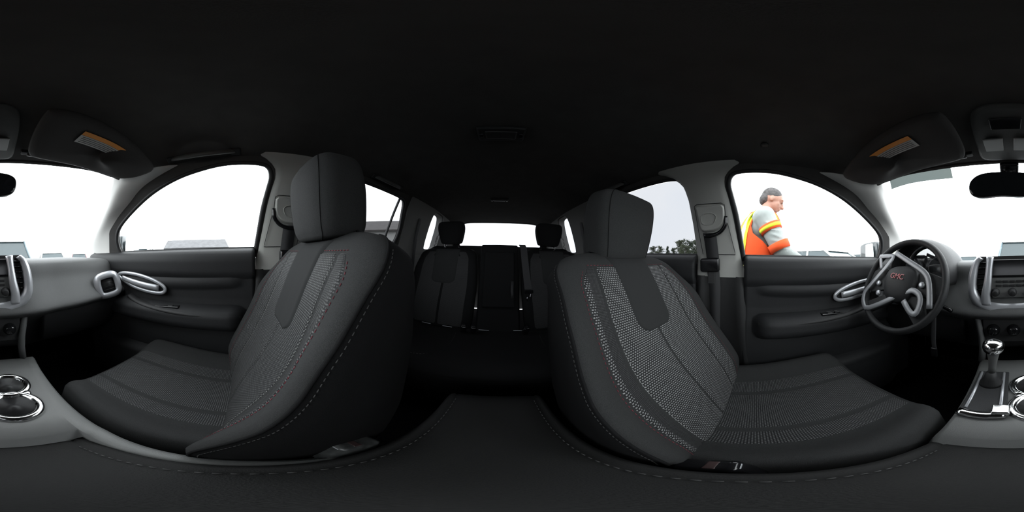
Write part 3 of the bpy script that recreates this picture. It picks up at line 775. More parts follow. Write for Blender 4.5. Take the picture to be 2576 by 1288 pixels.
# centre stack
def SQ(x, z, d=0): return Vector((x, .640 + .10 * (z + .0) * 1 - d, z))   # face leans back slightly
ringp = [(-.130, .012), (-.150, -.008), (-.168, -.060), (-.170, -.125), (-.155, -.165), (-.118, -.198), (-.06, -.222), (.0, -.226), (.06, -.222), (.118, -.198), (.155, -.165), (.170, -.125), (.168, -.060), (.150, -.008), (.130, .012)]
inner = [(-.112, .002), (-.128, -.018), (-.136, -.060), (-.138, -.112), (-.126, -.142), (-.102, -.160), (-.055, -.170), (0, -.172), (.055, -.170), (.102, -.160), (.126, -.142), (.138, -.112), (.136, -.060), (.128, -.018), (.112, .002)]
A = cat([(x, z, 0) for x, z in ringp], 4); Bq = cat([(x, z, 0) for x, z in inner], 4)
rings = [[SQ(p.x, p.y, .0) for p in A], [SQ(p.x, p.y, .016) for p in A], [SQ(a.x * .6 + b.x * .4, a.y * .6 + b.y * .4, .026) for a, b in zip(A, Bq)], [SQ(p.x, p.y, .018) for p in Bq], [SQ(p.x, p.y, -.01) for p in Bq]]
v, f = g_loft(rings, False, False); nA = len(A); f += [tuple(i * nA for i in range(5)), tuple(i * nA + nA - 1 for i in range(5))]; mesh('stack_surround', v, f, M['silver'], DA)['label'] = 'wide satin silver frame around the centre stack'
v, f = g_loft([[SQ(p.x, p.y, -.004) for p in A], [SQ(p.x * .5, p.y * .5 - .04, -.004) for p in A]], False, False)
P = [SQ(p.x, p.y, -.004) for p in A]; mesh('stack_panel', P, [tuple(range(len(P)))], M['black'], DA, smooth=False, solid=.01)
for s in (-1, 1):
    pts = cat([SQ(s * .083, .010, .016), SQ(s * .088, -.04, .018), SQ(s * .093, -.09, .020), SQ(s * .100, -.135, .020), SQ(s * .100, -.175, .018)], 5)
    tube('silver_strut', pts, [(.013 + .008 * abs(i / 20 - .2), .009) for i in range(len(pts))], M['silver'], DA, n=10, up=(1, 0, 0))
    for i in range(6):
        z = -.015 - i * .021
        v, f = g_box(SQ(s * (.112 + .002 * i), z, .004), (.034, .016, .003), rot(-25, 0, 0)); mesh('vent_slat', v, f, M['gloss'], DA)
v, f = g_loft([[SQ(x, z, d) for x, z in ((-.080, -.002), (.080, -.002), (.078, -.066), (-.078, -.066))] for d in (.0, .012)])
mesh('display', v, f, M['gloss'], DA, bevel=.004)['label'] = 'gloss black display strip'
v, f = g_loft([[SQ(x, z, d) for x, z in ((-.080, -.072), (.080, -.072), (.088, -.135), (.076, -.150), (-.076, -.150), (-.088, -.135))] for d in (.0, .010)])
mesh('radio_panel', v, f, M['console'], DA, bevel=.004)
for i in range(5):
    box('radio_button', SQ(-.052 + .026 * i, -.086, .012), (.020, .006, .009), M['black'], DA, bevel=.0015)
    box('radio_button', SQ(-.052 + .026 * i, -.102, .012), (.020, .006, .009), M['black'], DA, bevel=.0015)
for x in (-.064, 0, .064):
    v, f = g_disc(SQ(x, -.128, .008), (0, -1, -.1), .013, .018, 24, [(.017, 0), (.016, .006), (.013, .008), (.012, .02), (.009, .022)])
    mesh('knob', v, f, M['black'], DA)
# lower stack: climate controls
v, f = g_loft([[SQ(x, z, d) for x, z in ((-.12, -.232), (.12, -.232), (.11, -.34), (-.11, -.34))] for d in (-.04, -.0)])
mesh('climate_panel', v, f, M['black'], DA, bevel=.006)
for x in (-.075, 0, .075):
    v, f = g_disc(SQ(x, -.285, .0), (0, -1, .1), .02, .02, 28, [(.026, 0), (.024, .008), (.02, .010), (.018, .024), (.013, .026)])
    mesh('knob', v, f, M['gloss'], DA)
# cheeks beside the stack running down to the console
for s in (1, -1):
    rings = []
    for y, z, x in ((.655, -.20, .168), (.625, -.245, .142), (.60, -.31, .125), (.59, -.36, .120), (.58, -.42, .122)):
        rings.append([Vector((s * x, y + .02, z)), Vector((s * (x + .006), y - .006, z)), Vector((s * (x - .004), y - .016, z)), Vector((s * (x - .016), y - .008, z)), Vector((s * (x - .018), y + .02, z))])
    v, f = g_loft(rings, True, True); mesh('stack_cheek', v, f, M['dash'], DA)

# ------------------------------------------------------------------ steering wheel
C = Vector((-.400, .492, -.090)); tl = radians(25); E1 = Vector((1, 0, 0)); E2 = Vector((0, sin(tl), cos(tl))); EN = Vector((0, -cos(tl), sin(tl)))
def W2(a, b, d=0): return C + E1 * a + E2 * b + EN * d
SWH = thing('steering_wheel', 'black steering wheel with angular silver spoke trim before the instrument hood', 'steering wheel', tuple(C))
tube('rim', [W2(.186 * cos(a), .186 * sin(a)) for a in np.linspace(0, 2 * pi, 64, endpoint=False)], (.0155, .013), M['doorp'], SWH, True, n=12, up=tuple(EN))
def cat2(L): return [(p.x, p.y) for p in cat([(a, b, 0) for a, b in L], 3)]
hub = cat([W2(-.065, .055), W2(0, .072), W2(.065, .055), W2(.078, 0), W2(.050, -.062), W2(0, -.078), W2(-.050, -.062), W2(-.078, 0)], 5, True)
hc = W2(0, 0)
rings = [[p + EN * -.03 for p in hub], [p + EN * .006 for p in hub], [p.lerp(hc, .06) + EN * .016 for p in hub], [p.lerp(hc, .35) + EN * .024 for p in hub], [p.lerp(hc, .8) + EN * .027 for p in hub]]
v, f = g_loft(rings); HB = mesh('airbag_cover', v, f, M['doorp'], SWH)
tdat = bpy.data.curves.new('badge_letters', 'FONT'); tdat.body = 'GMC'; tdat.size = .030; tdat.extrude = .0012; tdat.align_x = 'CENTER'; tdat.align_y = 'CENTER'
tdat.materials.append(mat('red_badge_enamel', (.42, .05, .06), .35, coat=.3))
tmp = bpy.data.objects.new('tmp', tdat); COL.objects.link(tmp); bpy.context.view_layer.update()
tme = bpy.data.meshes.new_from_object(tmp.evaluated_get(bpy.context.evaluated_depsgraph_get())); bpy.data.objects.remove(tmp)
to = bpy.data.objects.new('badge_letters', tme); COL.objects.link(to); to.parent = SWH
to.matrix_local = Matrix.Translation(W2(-.004, .020, .0285) - C) @ Matrix((E1, E2, EN)).transposed().to_4x4() @ Matrix.Rotation(radians(-4), 4, 'Z')
for poly in ([(-.178, .045), (-.11, .070), (-.055, .045), (-.055, -.03), (-.15, -.055), (-.180, -.03)], [(.055, .045), (.12, .050), (.178, .030), (.172, -.070), (.12, -.045), (.055, -.035)],
             [(-.05, -.045), (-.155, -.100), (-.115, -.140), (-.01, -.075)], [(.05, -.04), (.115, -.045), (.140, -.115), (.105, -.148), (.03, -.075)]):
    prism('spoke', [W2(a_, b_, -.012) for a_, b_ in poly], M['doorp'], SWH, EN, .014, bevel=.004)
pa = [(-.150, .112), (-.088, .114), (-.066, .098), (-.158, -.040), (-.168, -.078), (-.150, -.114), (-.108, -.124), (.045, -.034), (.092, -.030), (.113, -.055), (.110, -.098), (.088, -.104), (.046, -.066)]
tube('spoke_trim', [W2(a, b, .017) for a, b in cat2(pa)], (.0032, .011), M['silverd'], SWH, n=8, up=tuple(EN))['label'] = 'angular satin silver trim'
tube('spoke_trim', [W2(a, b, .017) for a, b in cat2([(-.138, .104), (-.128, .082), (-.112, .050)])], (.0032, .009), M['silverd'], SWH, n=8, up=tuple(EN))
tube('spoke_trim', [W2(a, b, .017) for a, b in cat2([(-.055, .128), (.03, .085), (.100, .048), (.128, .015), (.143, -.035), (.152, -.080)])], (.0032, .011), M['silverd'], SWH, n=8, up=tuple(EN))['label'] = 'satin silver trim along the inboard spoke'
for a, b in ((-.095, -.052), (-.11, -.01), (.10, .0)):
    v, f = g_disc(W2(a, b, .004), EN, .009, .01, 16, [(.012, 0), (.011, .008), (.006, .010)]); mesh('thumb_button', v, f, M['silver'], SWH)
v, f = g_tube([W2(0, 0, -.02), W2(0, -.02, -.20)], [.045, .06], n=20); mesh('column_cover', v, f, M['black'], SWH)
v, f = g_tube(cat([(-.34, .60, -.17), (-.27, .585, -.185), (-.225, .575, -.20)], 5), .008, n=10); mesh('wiper_stalk', v, f, M['gloss'], SWH)
v, f = g_tube(cat([(-.46, .60, -.14), (-.56, .585, -.12), (-.60, .575, -.11)], 5), .008, n=10); mesh('indicator_stalk', v, f, M['gloss'], SWH)
# key hanging below the column
KY = thing('key_ring', 'dark key fob on a strap hanging under the steering column', 'keys', (-.285, .545, -.28))
tube('strap', cat([(-.285, .545, -.20), (-.284, .54, -.26), (-.286, .54, -.32), (-.283, .54, -.37)], 5), (.010, .0025), M['belt'], KY, up=(1, 0, 0))
box('key_fob', (-.284, .54, -.385), (.026, .010, .045), M['gloss'], KY, bevel=.004)

# ------------------------------------------------------------------ centre console
CN = thing('centre_console', 'grey centre console with chrome-ringed cup holders between the front seats', 'console', (0, .15, -.84))
rings = []
for y, hw, zt in ((.575, .122, -.412), (.50, .120, -.42), (.40, .118, -.42), (.27, .114, -.42), (.21, .113, -.425), (.185, .112, -.47), (.0, .108, -.475), (-.30, .102, -.455), (-.345, .10, -.455), (-.355, .095, -.50)):
    e = .036 * smooth01(-.14, .10, y); zr = zt + (-.422 - zt) * smooth01(-.2, -.05, y) if y < .2 else zt; rings.append([(-hw - .012, y, -.84), (-hw - .008, y, zt - .05), (-hw, y, zt - .012), (-hw + .010, y, zt), (hw - .006, y, zt), (hw + .001, y, zt), (hw + .003, y, zr), (hw + e - .008, y, zr), (hw + e, y, zr - .012), (hw + e + .002, y, zr - .05), (hw + e + .003, y, -.84)])
v, f = g_loft(rings); mesh('console_body', v, f, M['console'], CN)
# cup holders and their ring
for cy, r in ((.325, .042), (.420, .040)):
    cx = .042
    v, f = g_disc((cx, cy, -.4195), (0, 0, 1), r, .01, 40, [(r + .020, 0), (r + .019, .006), (r + .011, .011), (r + .003, .008), (r, 0), (r - .003, .0008)])
    n_ = len(v) // 40
    rg = mesh('cup_ring', v, f[:-2], M['chrome'], CN); rg['label'] = 'bright chrome cup holder ring'
    v, f = g_disc((cx, cy, -.418), (0, 0, -1), r, .01, 32, [(r, 0), (r - .002, .002), (.001, .0022)]); mesh('cup_well', v, f, M['rubber'], CN)
for x, y in ((.008, .372), (.078, .372)):
    v, f = g_disc((x, y, -.42), (0, 0, 1), .01, .012, 20, [(.013, 0), (.012, .008), (.006, .011)]); mesh('cup_gripper', v, f, M['chrome'], CN)
# shifter gate with its chrome end
v, f = g_loft([[(x, y, z) for x, y in ((-.110, .29), (-.020, .29), (-.018, .50), (-.108, .50))] for z in (-.422, -.414)]); mesh('shift_plate', v, f, M['doorp'], CN, bevel=.003)
lp = cat([(-.108, .292, -.412), (-.064, .286, -.412), (-.022, .292, -.412)], 5)
tube('shift_plate_edge', lp, (.008, .013), M['chrome'], CN, n=8, up=(0, 0, 1))['label'] = 'bright chrome end bar'
v, f = g_box((-.030, .302, -.404), (.034, .034, .018)); mesh('chrome_tab', v, f, M['chrome'], CN, bevel=.004)
for x in (-.098, -.032):
    tube('shift_plate_edge', [(x, .31, -.412), (x, .49, -.412)], (.003, .004), M['silver'], CN, n=8, up=(0, 0, 1))
# armrest lid
rings = []
for t in list(np.linspace(0, 1, 26)):
    y = .195 - .54 * t; hw = .112 - .014 * t; e = min(t, 1 - t) * .54; z0 = -.418 + .016 * min(1, ((1 - t) * .54 / .035)) ** .5 + .004 * sin(t * pi) - .050 * max(0, (y - .04) / .155) ** 2
    rings.append([Vector((x * hw, y, zz_)) for x, zz_ in ((-1.0, -.490), (-1.02, z0 - .014), (-.985, z0 - .004), (-.90, z0), (-.84, z0 - .0045), (-.80, z0 - .001), (-.5, z0 + .001), (0, z0 + .002), (.5, z0 + .001), (.80, z0 - .001), (.84, z0 - .0045), (.90, z0), (.985, z0 - .004), (1.02, z0 - .014), (1.0, -.450))])
v, f = g_loft(rings); AL = mesh('armrest_lid', v, f, M['armlid'], CN)
for s in (-1, 1):
    st = [(s * .785 * (.112 - .014 * t), .195 - .54 * t, -.4005 + .004 * sin(t * pi) - .050 * max(0, (.155 - .54 * t) / .155) ** 2) for t in np.linspace(.06, .94, 60)]
    g_dashes(st, .0008, .006, .005).build('stitching', M['thread'], AL)
# shifter
SH = thing('gear_shifter', 'gear lever with a bright chrome-capped knob on the console', 'gear lever', (-.064, .435, -.42))
v, f = g_disc((-.064, .435, -.416), (0, 0, 1), .03, .03, 24, [(.034, 0), (.030, .010), (.020, .030), (.014, .050)]); mesh('boot', v, f, M['black'], SH)
v, f = g_disc((-.062, .440, -.372), (.06, .06, 1), .012, .1, 24, [(.011, 0), (.011, .03), (.013, .055), (.017, .080), (.020, .095)]); mesh('lever', v, f, M['console'], SH)
v, f = g_disc((-.0565, .446, -.277), (.06, -.12, 1), .02, .02, 28, [(.020, -.008), (.028, .0), (.031, .010), (.030, .022), (.022, .031), (.008, .035)]); mesh('knob_cap', v, f, M['chrome'], SH)['label'] = 'bright chrome cap'

# buckles beside the console
for s, y, z, lab in ((1, -.095, -.425, 'scuffed black belt buckle between passenger seat and armrest'), (-1, -.02, -.455, 'black belt buckle between driver seat and armrest')):
    x = s * .132 if s < 0 else .128
    T = thing('seat_belt_buckle', lab, 'belt buckle', (x, y, -.56))
    box('housing', (x, y, z - .005), (.034, .060, .075), mat('scuffed_buckle_plastic', (.045, .047, .047), .35, var=.5, vscale=90) if s > 0 else M['gloss'], T, rot=rot(20, 0, 0), bevel=.010)
    box('slot_plate', (x, y + .014, z + .032), (.016, .007, .005), M['silver'], T, rot=rot(20, 0, 0), bevel=.0015)
    box('release_button', (x, y - .006, z + .030), (.022, .012, .006), mat('worn_black_button', (.05, .03, .03), .5), T, rot=rot(20, 0, 0), bevel=.002)
    tube('stalk', [(x, y - .01, z - .03), (x + s * .004, y - .05, z - .10)], .008, M['belt'], T)

# ------------------------------------------------------------------ sun visors
def visor(s, label):
    T = thing('sun_visor', label, 'sun visor', (s * .34, .28, .40))
    # outline in plan, seen from below
    pl = [(.115, .285), (.130, .262), (.20, .258), (.32, .270), (.45, .285), (.505, .300), (.520, .335), (.512, .40), (.47, .455), (.38, .480), (.27, .487), (.16, .484), (.130, .465), (.118, .40)]
    C2 = cat([(x, y, 0) for x, y in pl], 4, True)
    cx, cy = .32, .375
    def zz_(x, y): return .372 - .030 * smooth01(.30, .55, x) + (.28 - y) * .05
    rings = []
    for k_, d in ((.05, .012), (.5, .012), (.90, .012), (.975, .008), (1.0, 0), (.975, -.008), (.90, -.012), (.7, -.012), (.5, -.012), (.25, -.012), (.05, -.012)):
        rings.append([Vector((s * (cx + (p.x - cx) * k_), cy + (p.y - cy) * k_, zz_(p.x, p.y) + d)) for p in C2])
    v, f = g_loft(rings); mesh('visor_board', v, f, mat('visor_cloth', (.040, .038, .038), .9, spec=.2, bump=.3, bscale=900), T)
    def strip(name, x0, x1, y0, y1, m, d=-.0128):
        N = 14; V = []
        for i in range(N + 1):
            x = x0 + (x1 - x0) * i / N
            for y in (y0, y1): V.append((s * x, y + .02 * (x - .3) , zz_(x, y + .02 * (x - .3)) + d))
        return mesh(name, V, [(2 * i, 2 * i + 1, 2 * i + 3, 2 * i + 2) for i in range(N)], m, T, solid=.0004)
    strip('warning_strip', .220, .45, .303, .320, M['orange'])['label'] = 'orange warning strip'
    strip('warning_label', .220, .45, .321, .356, M['paper'])['label'] = 'pale printed warning label'
    for i in range(4): strip('print_line', .228, .44 - .02 * (i % 2), .326 + i * .0075, .328 + i * .0075, M['ink'], -.0136)
    v, f = g_tube([(s * .13, .484, .368), (s * .50, .466, .345)], .006, n=10); mesh('pivot_rod', v, f, M['black'], T)
    box('clip', (s * .125, .492, .385), (.026, .018, .016), M['black'], T)
visor(1, 'dark folded sun visor on the passenger side above the windscreen'); visor(-1, 'dark folded sun visor with vivid orange warning strip above the driver')

# rear-view mirror
MR = thing('rear_view_mirror', 'dark rear-view mirror hanging at the top of the windscreen', 'mirror', (-.015, .55, .33))
mp = cat([(-.125, .268, 0), (-.127, .225, 0), (-.095, .205, 0), (-.03, .208, 0), (.04, .206, 0), (.082, .218, 0), (.098, .245, 0), (.095, .280, 0), (.06, .296, 0), (-.02, .300, 0), (-.09, .295, 0)], 5, True)
cx, cz = -.015, .252
rings = [[Vector((cx + (p.x - cx) * k_, .505 + d + .06 * (p.x - cx), cz + (p.y - cz) * k_)) for p in mp] for k_, d in ((.97, -.001), (1.0, .004), (1.0, .016), (.85, .032), (.4, .04))]
v, f = g_loft(rings); mesh('mirror_housing', v, f, M['gloss'], MR)
P = [Vector((cx + (p.x - cx) * .94, .503 + .06 * (p.x - cx), cz + (p.y - cz) * .92)) for p in mp]
mesh('mirror_glass', P, [tuple(range(len(P)))], mat('dark_mirror_glass', (.30, .36, .42), .03, metal=1), MR, smooth=False)
tube('mount_arm', cat([(-.01, .54, .27), (-.005, .565, .31), (0, .60, .375)], 5), .012, M['black'], MR, n=12)
box('sensor_pod', (0, .585, .365), (.07, .05, .035), M['gloss'], MR, rot=rot(-35, 0, 0), bevel=.012)

# overhead console
OC = thing('overhead_console', 'grey overhead lamp console behind the mirror', 'lamp console', (0, .40, .41))
pl = cat([(-.085, .55, 0), (-.095, .48, 0), (-.085, .36, 0), (-.06, .31, 0), (0, .30, 0), (.06, .31, 0), (.085, .36, 0), (.095, .48, 0), (.085, .55, 0), (0, .56, 0)], 4, True)
rings = [[Vector((p.x * k_, .43 + (p.y - .43) * k_, zc(p.x, p.y) + d)) for p in pl] for k_, d in ((1, .002), (.97, -.008), (.88, -.014))]
v, f = g_loft(rings); mesh('console_shell', v, f, mat('overhead_plastic', (.075, .075, .075), .6), OC)
for x in (-.042, .042):
    v, f = g_box((x, .46, zc(x, .46) - .015), (.055, .07, .006)); mesh('map_lamp', v, f, mat('clear_lamp_plastic', (.25, .25, .25), .25), OC, bevel=.006)
v, f = g_box((-.005, .37, zc(0, .37) - .014), (.075, .05, .006)); mesh('switch_panel', v, f, M['gloss'], OC, bevel=.006)

# ceiling lamps and handles
def ceil_lamp(x, y, wx, wy, label, m='cargogrey'):
    T = thing('ceiling_lamp', label, 'ceiling lamp', (x, y, zc(x, y)))
    z = zc(x, y)
    v, f = g_loft([[(x + a * wx / 2 * k_, y + b * wy / 2 * k_, z + d) for a, b in ((-1, -1), (1, -1), (1, 1), (-1, 1))] for k_, d in ((1, .002), (1, -.008), (.93, -.014))])
    mesh('lamp_base', v, f, M['doorp'], T, bevel=.005)
    v, f = g_loft([[(x + a * wx * .34 * k_, y + b * wy * .3 * k_, z + d) for a, b in ((-1, -1), (1, -1), (1, 1), (-1, 1))] for k_, d in ((1, -.012), (.9, -.018))])
    mesh('lens', v, f, mat('smoked_lamp_lens', (.03, .03, .032), .3), T, bevel=.003)
    if wx > .12:
        for s in (-1, 1): box('lamp_switch', (x + s * wx * .41, y, z - .016), (.012, .02, .005), M['gloss'], T)
ceil_lamp(.006, -.475, .138, .075, 'rectangular ceiling lamp above the gap behind the front seats')
ceil_lamp(.012, -1.26, .14, .04, 'slim rear ceiling lamp above the bench, before the rear window')
def grab(s, y0, y1, label):
    T = thing('grab_handle', label, 'grab handle', (s * .55, (y0 + y1) / 2, .40))
    def q(y, d): return Vector((s * (.556 - d), y, .398 - d * .75))
    pts = cat([q(y0, -.004), q(y0 + .018, .014), q(y0 + .05, .030), q((y0 + y1) / 2, .036), q(y1 - .05, .030), q(y1 - .018, .014), q(y1, -.004)], 6)
    tube('grip', pts, (.007, .011), mat('handle_plastic', (.075, .075, .074), .6), T, n=12, up=(1, 0, 0))
    for y in (y0, y1):
        v, f = g_box(q(y, .002), (.03, .034, .022), rot(0, 35 * s, 0)); mesh('hinge_cap', v, f, M['doorp'], T, bevel=.006)
grab(1, .02, .25, 'folded grab handle on the ceiling edge above the passenger side window')
grab(1, -.78, -.57, 'folded grab handle above the passenger-side rear window')
grab(-1, -.80, -.59, 'folded grab handle above the driver-side rear window')
# coat-hook plug, driver side ceiling
v, f = g_disc((-.49, .02, zc(-.49, .02) + .002), (0, 0, -1), .012, .01, 20, [(.013, 0), (.012, .005), (.006, .007)]); o = mesh('ceiling_plug', v, f, M['black'], loc=(-.49, .02, zc(-.49, .02))); tag(o, 'small round black plug in the ceiling above the driver window', 'plug')

# ------------------------------------------------------------------ outside: mirrors of this car, ground
for s, lab in ((1, 'passenger door mirror seen through the front corner of the side window'), (-1, 'driver door mirror seen through the front corner of the side window')):
    T = thing('door_mirror', lab, 'door mirror', (s * .80, .74, -.02))
    pr = cat([(0, -.07, 0), (-.0, .07, 0), (.03, .095, 0), (.17, .085, 0), (.19, .04, 0), (.185, -.05, 0), (.15, -.075, 0)], 5, True)
    rings = [[Vector((s * (.79 + .09 + (p.x - .09) * k_), .73 + d, .035 + p.y * k_)) for p in pr] for k_, d in ((.96, 0), (1, .01), (.98, .05), (.80, .10), (.3, .125))]
    v, f = g_loft(rings); mesh('mirror_shell', v, f, mat('charcoal_car_paint', (.03, .04, .045), .25, coat=.6), T)
    P = [Vector((s * (.79 + .09 + (p.x - .09) * .88), .722 - (p.x - .09) * -.0 - (.09 - p.x) * .22 , .035 + p.y * .86)) for p in pr]
    mesh('mirror_glass', P, [tuple(range(len(P)))], mat('mirror_silvering', (.75, .8, .82), .02, metal=1), T, smooth=False)
    box('mirror_foot', (s * .79, .76, -.03), (.08, .05, .03), M['gloss'], T, bevel=.01)

def ground_mat():
    m = bpy.data.materials.new('worn_tarmac'); m.use_nodes = True; n = m.node_tree; b = n.nodes['Principled BSDF']
    t = n.nodes.new('ShaderNodeTexCoord'); z = n.nodes.new('ShaderNodeTexNoise'); z.inputs['Scale'].default_value = .35; z.inputs['Detail'].default_value = 10
    r = n.nodes.new('ShaderNodeValToRGB'); r.color_ramp.elements[0].position = .35; r.color_ramp.elements[0].color = (.16, .16, .155, 1)
    r.color_ramp.elements[1].position = .7; r.color_ramp.elements[1].color = (.27, .27, .26, 1)
    n.links.new(t.outputs['Object'], z.inputs['Vector']); n.links.new(z.outputs['Fac'], r.inputs['Fac']); n.links.new(r.outputs['Color'], b.inputs['Base Color'])
    b.inputs['Roughness'].default_value = .9; return m
v = [(-160, -160, -1.18), (160, -160, -1.18), (160, 160, -1.18), (-160, 160, -1.18)]
o = mesh('ground', v, [(0, 1, 2, 3)], ground_mat(), smooth=False); tag(o, kind='structure')

# trees
LEAF = [mat('dark_leaves_%s' % 'abc'[i], c, .8, var=.35, vscale=3) for i, c in enumerate(((.085, .105, .065), (.105, .125, .075), (.070, .092, .060)))]
BARK = mat('brown_bark', (.05, .042, .036), .9)
def tree(x, y, h, wd, seed, label, conifer=False, dens=2600):
    R = random.Random(seed); T = thing('tree', label, 'tree', (x, y, -1.18), 'trees beyond the fence'); z0 = -1.18
    a = Acc(); a.add(*g_tube([(x, y, z0), (x + .1 * h * .1, y, z0 + h * .45), (x, y, z0 + h * .92)], [h * .03, h * .02, h * .006], n=8))
    cl = []
    for i in range(26):
        t = .12 + .83 * i / 26; an = R.uniform(0, 2 * pi); ln = wd * .5 * (1 - t if conifer else sin(pi * min(1, t * .9)) ** .7) * R.uniform(.6, 1)
        p = Vector((x, y, z0 + h * t)); q = p + Vector((cos(an) * ln, sin(an) * ln, h * (.10 if not conifer else -.02) * R.uniform(.5, 1)))
        a.add(*g_tube([p, (p + q) / 2 + Vector((0, 0, .02 * h)), q], [h * .008, h * .006, h * .002], n=5)); cl += [q, (p + q) / 2]
    cl.append(Vector((x, y, z0 + h * .95)))
    a.build('trunk', BARK, T)
    V = []; F = []
    for i in range(dens):
        c = R.choice(cl); rad = wd * (.13 if not conifer else .09)
        p = c + Vector((R.gauss(0, 1), R.gauss(0, 1), R.gauss(0, .7))) * rad * .62; s_ = R.uniform(.10, .20) * h / 6
        u = Vector((R.gauss(0, 1), R.gauss(0, 1), R.gauss(0, 1))).normalized(); w_ = u.orthogonal().normalized()
        n = len(V); V += [p - u * s_, p + w_ * s_ * .7, p + u * s_, p - w_ * s_ * .7]; F.append((n, n + 1, n + 2, n + 3))
    mesh('crown', V, F, LEAF[seed % 3], T, smooth=False)
def polar(azd, dist): a = radians(azd); return (-sin(a) * dist, -cos(a) * dist)   # azimuth from straight back, driver side positive
for i, (px, dist, h, wd, con, lab) in enumerate((
        (1645, 62, 4.9, 3.6, 0, 'low round tree at the far end of the tree row, nearest the driver headrest'),
        (1660, 60, 4.8, 3.2, 0, 'second low tree of the row seen beside the driver headrest'),
        (1679, 58, 4.9, 2.8, 1, 'small pointed tree standing alone in the gap of the row'),
        (1693, 60, 4.3, 2.6, 0, 'low bushy tree left of the two tall trees'),
        (1714, 56, 6.9, 4.2, 0, 'tallest dark tree in the driver-side rear window'),
        (1733, 55, 6.4, 4.2, 0, 'broad tall tree close beside the tallest one'),
        (1752, 54, 6.8, 4.0, 0, 'tall tree partly cut by the pillar in the rear window'),
        (1724, 52, 4.6, 4.0, 0, 'low bush-like tree in front of the tall pair'),
        (1770, 55, 6.5, 4.4, 0, 'tall tree behind the centre pillar, next to the cut one'))):
    az = (px - 1257) / 2576 * 360; d2 = (62, 74, 58, 68, 56, 65, 76, 47, 86)[i]; h = 1.18 + (h - 1.18 + .5) * d2 / dist; wd *= d2 / dist; dist = d2; x, y = polar(az, dist); tree(x, y, h, wd, i + 3, lab, con)
# long low pale fence in front of the trees
FN = thing('fence', 'low pale rail fence in front of the tree row', 'fence', (*polar(60, 40), -1.18))
A_, B_ = Vector((*polar(30, 44), 0)), Vector((*polar(84, 40), 0)); wf = mat('weathered_white_paint', (.45, .45, .44), .8)
d = (B_ - A_); L_ = d.length; d.normalize()
for k_ in range(18):
    p = A_ + d * (L_ * k_ / 17); v, f = g_box((p.x, p.y, -.55), (.12, .12, 1.26)); mesh('post', v, f, wf, FN, smooth=False)
ang = atan2(d.y, d.x); mid = (A_ + B_) / 2
for z in (-.75, -.35, .0):
    v, f = g_box((mid.x, mid.y, z), (L_, .05, .14), Matrix.Rotation(ang, 3, 'Z')); mesh('rail', v, f, wf, FN, smooth=False)

# buildings
def house(azd, dist, L_, Wd, eave, ridge, rotd, label, wall=(.30, .30, .29), roof=(.055, .050, .048)):
    x, y = polar(azd, dist); T = thing('building', label, 'building', (x, y, -1.18)); R = Matrix.Rotation(radians(rotd), 3, 'Z')
    def q(a, b, c): return Vector((x, y, -1.18)) + R @ Vector((a, b, c))
    wm = mat('cladding_%d' % int(dist * 10), wall, .8, var=.12, vscale=2); rm = mat('roofing_%d' % int(dist * 10), roof, .85, var=.2, vscale=2)
    v = [q(sx * L_ / 2, sy * Wd / 2, z) for z in (0, eave) for sx, sy in ((-1, -1), (1, -1), (1, 1), (-1, 1))]
    v += [q(-L_ / 2, 0, ridge - .05), q(L_ / 2, 0, ridge - .05)]
    mesh('wall', v, [(0, 1, 5, 4), (1, 2, 6, 9, 5), (2, 3, 7, 6), (3, 0, 4, 8, 7)], wm, T, smooth=False)
    for sy in (-1, 1):
        P = [q(-L_ / 2 - .3, 0, ridge), q(L_ / 2 + .3, 0, ridge), q(L_ / 2 + .3, sy * (Wd / 2 + .35), eave - .12), q(-L_ / 2 - .3, sy * (Wd / 2 + .35), eave - .12)]
        mesh('roof', P, [(0, 1, 2, 3)], rm, T, smooth=False, solid=.12)
    n = max(2, int(L_ / 2.2))
    for i in range(n):
        for sy in (-1, 1):
            a = -L_ / 2 + L_ * (i + .5) / n
            fr = mesh('window', *g_box(q(a, sy * (Wd / 2 + .02), eave * .62), (1.0, .08, .9), R), mat('white_window_frame', (.5, .5, .5), .6), T, smooth=False)
            mesh('pane', *g_box(q(a, sy * (Wd / 2 + .05), eave * .62), (.84, .06, .74), R), mat('dark_pane', (.03, .035, .04), .1), fr, smooth=False)
house(-43.5, 15.5, 7.6, 6.5, 2.75, 3.95, 32, 'grey house with dark low roof seen through the passenger-side rear window')
house(-106.5, 27, 9, 6, 2.1, 3.4, -75, 'distant house with a dark peaked roof seen through the passenger window', (.45, .45, .44), (.10, .10, .105))
house(-68, 30, 8, 6, 2.5, 3.3, 20, 'pale distant house behind the passenger headrest', (.4, .4, .4), (.12, .11, .10))

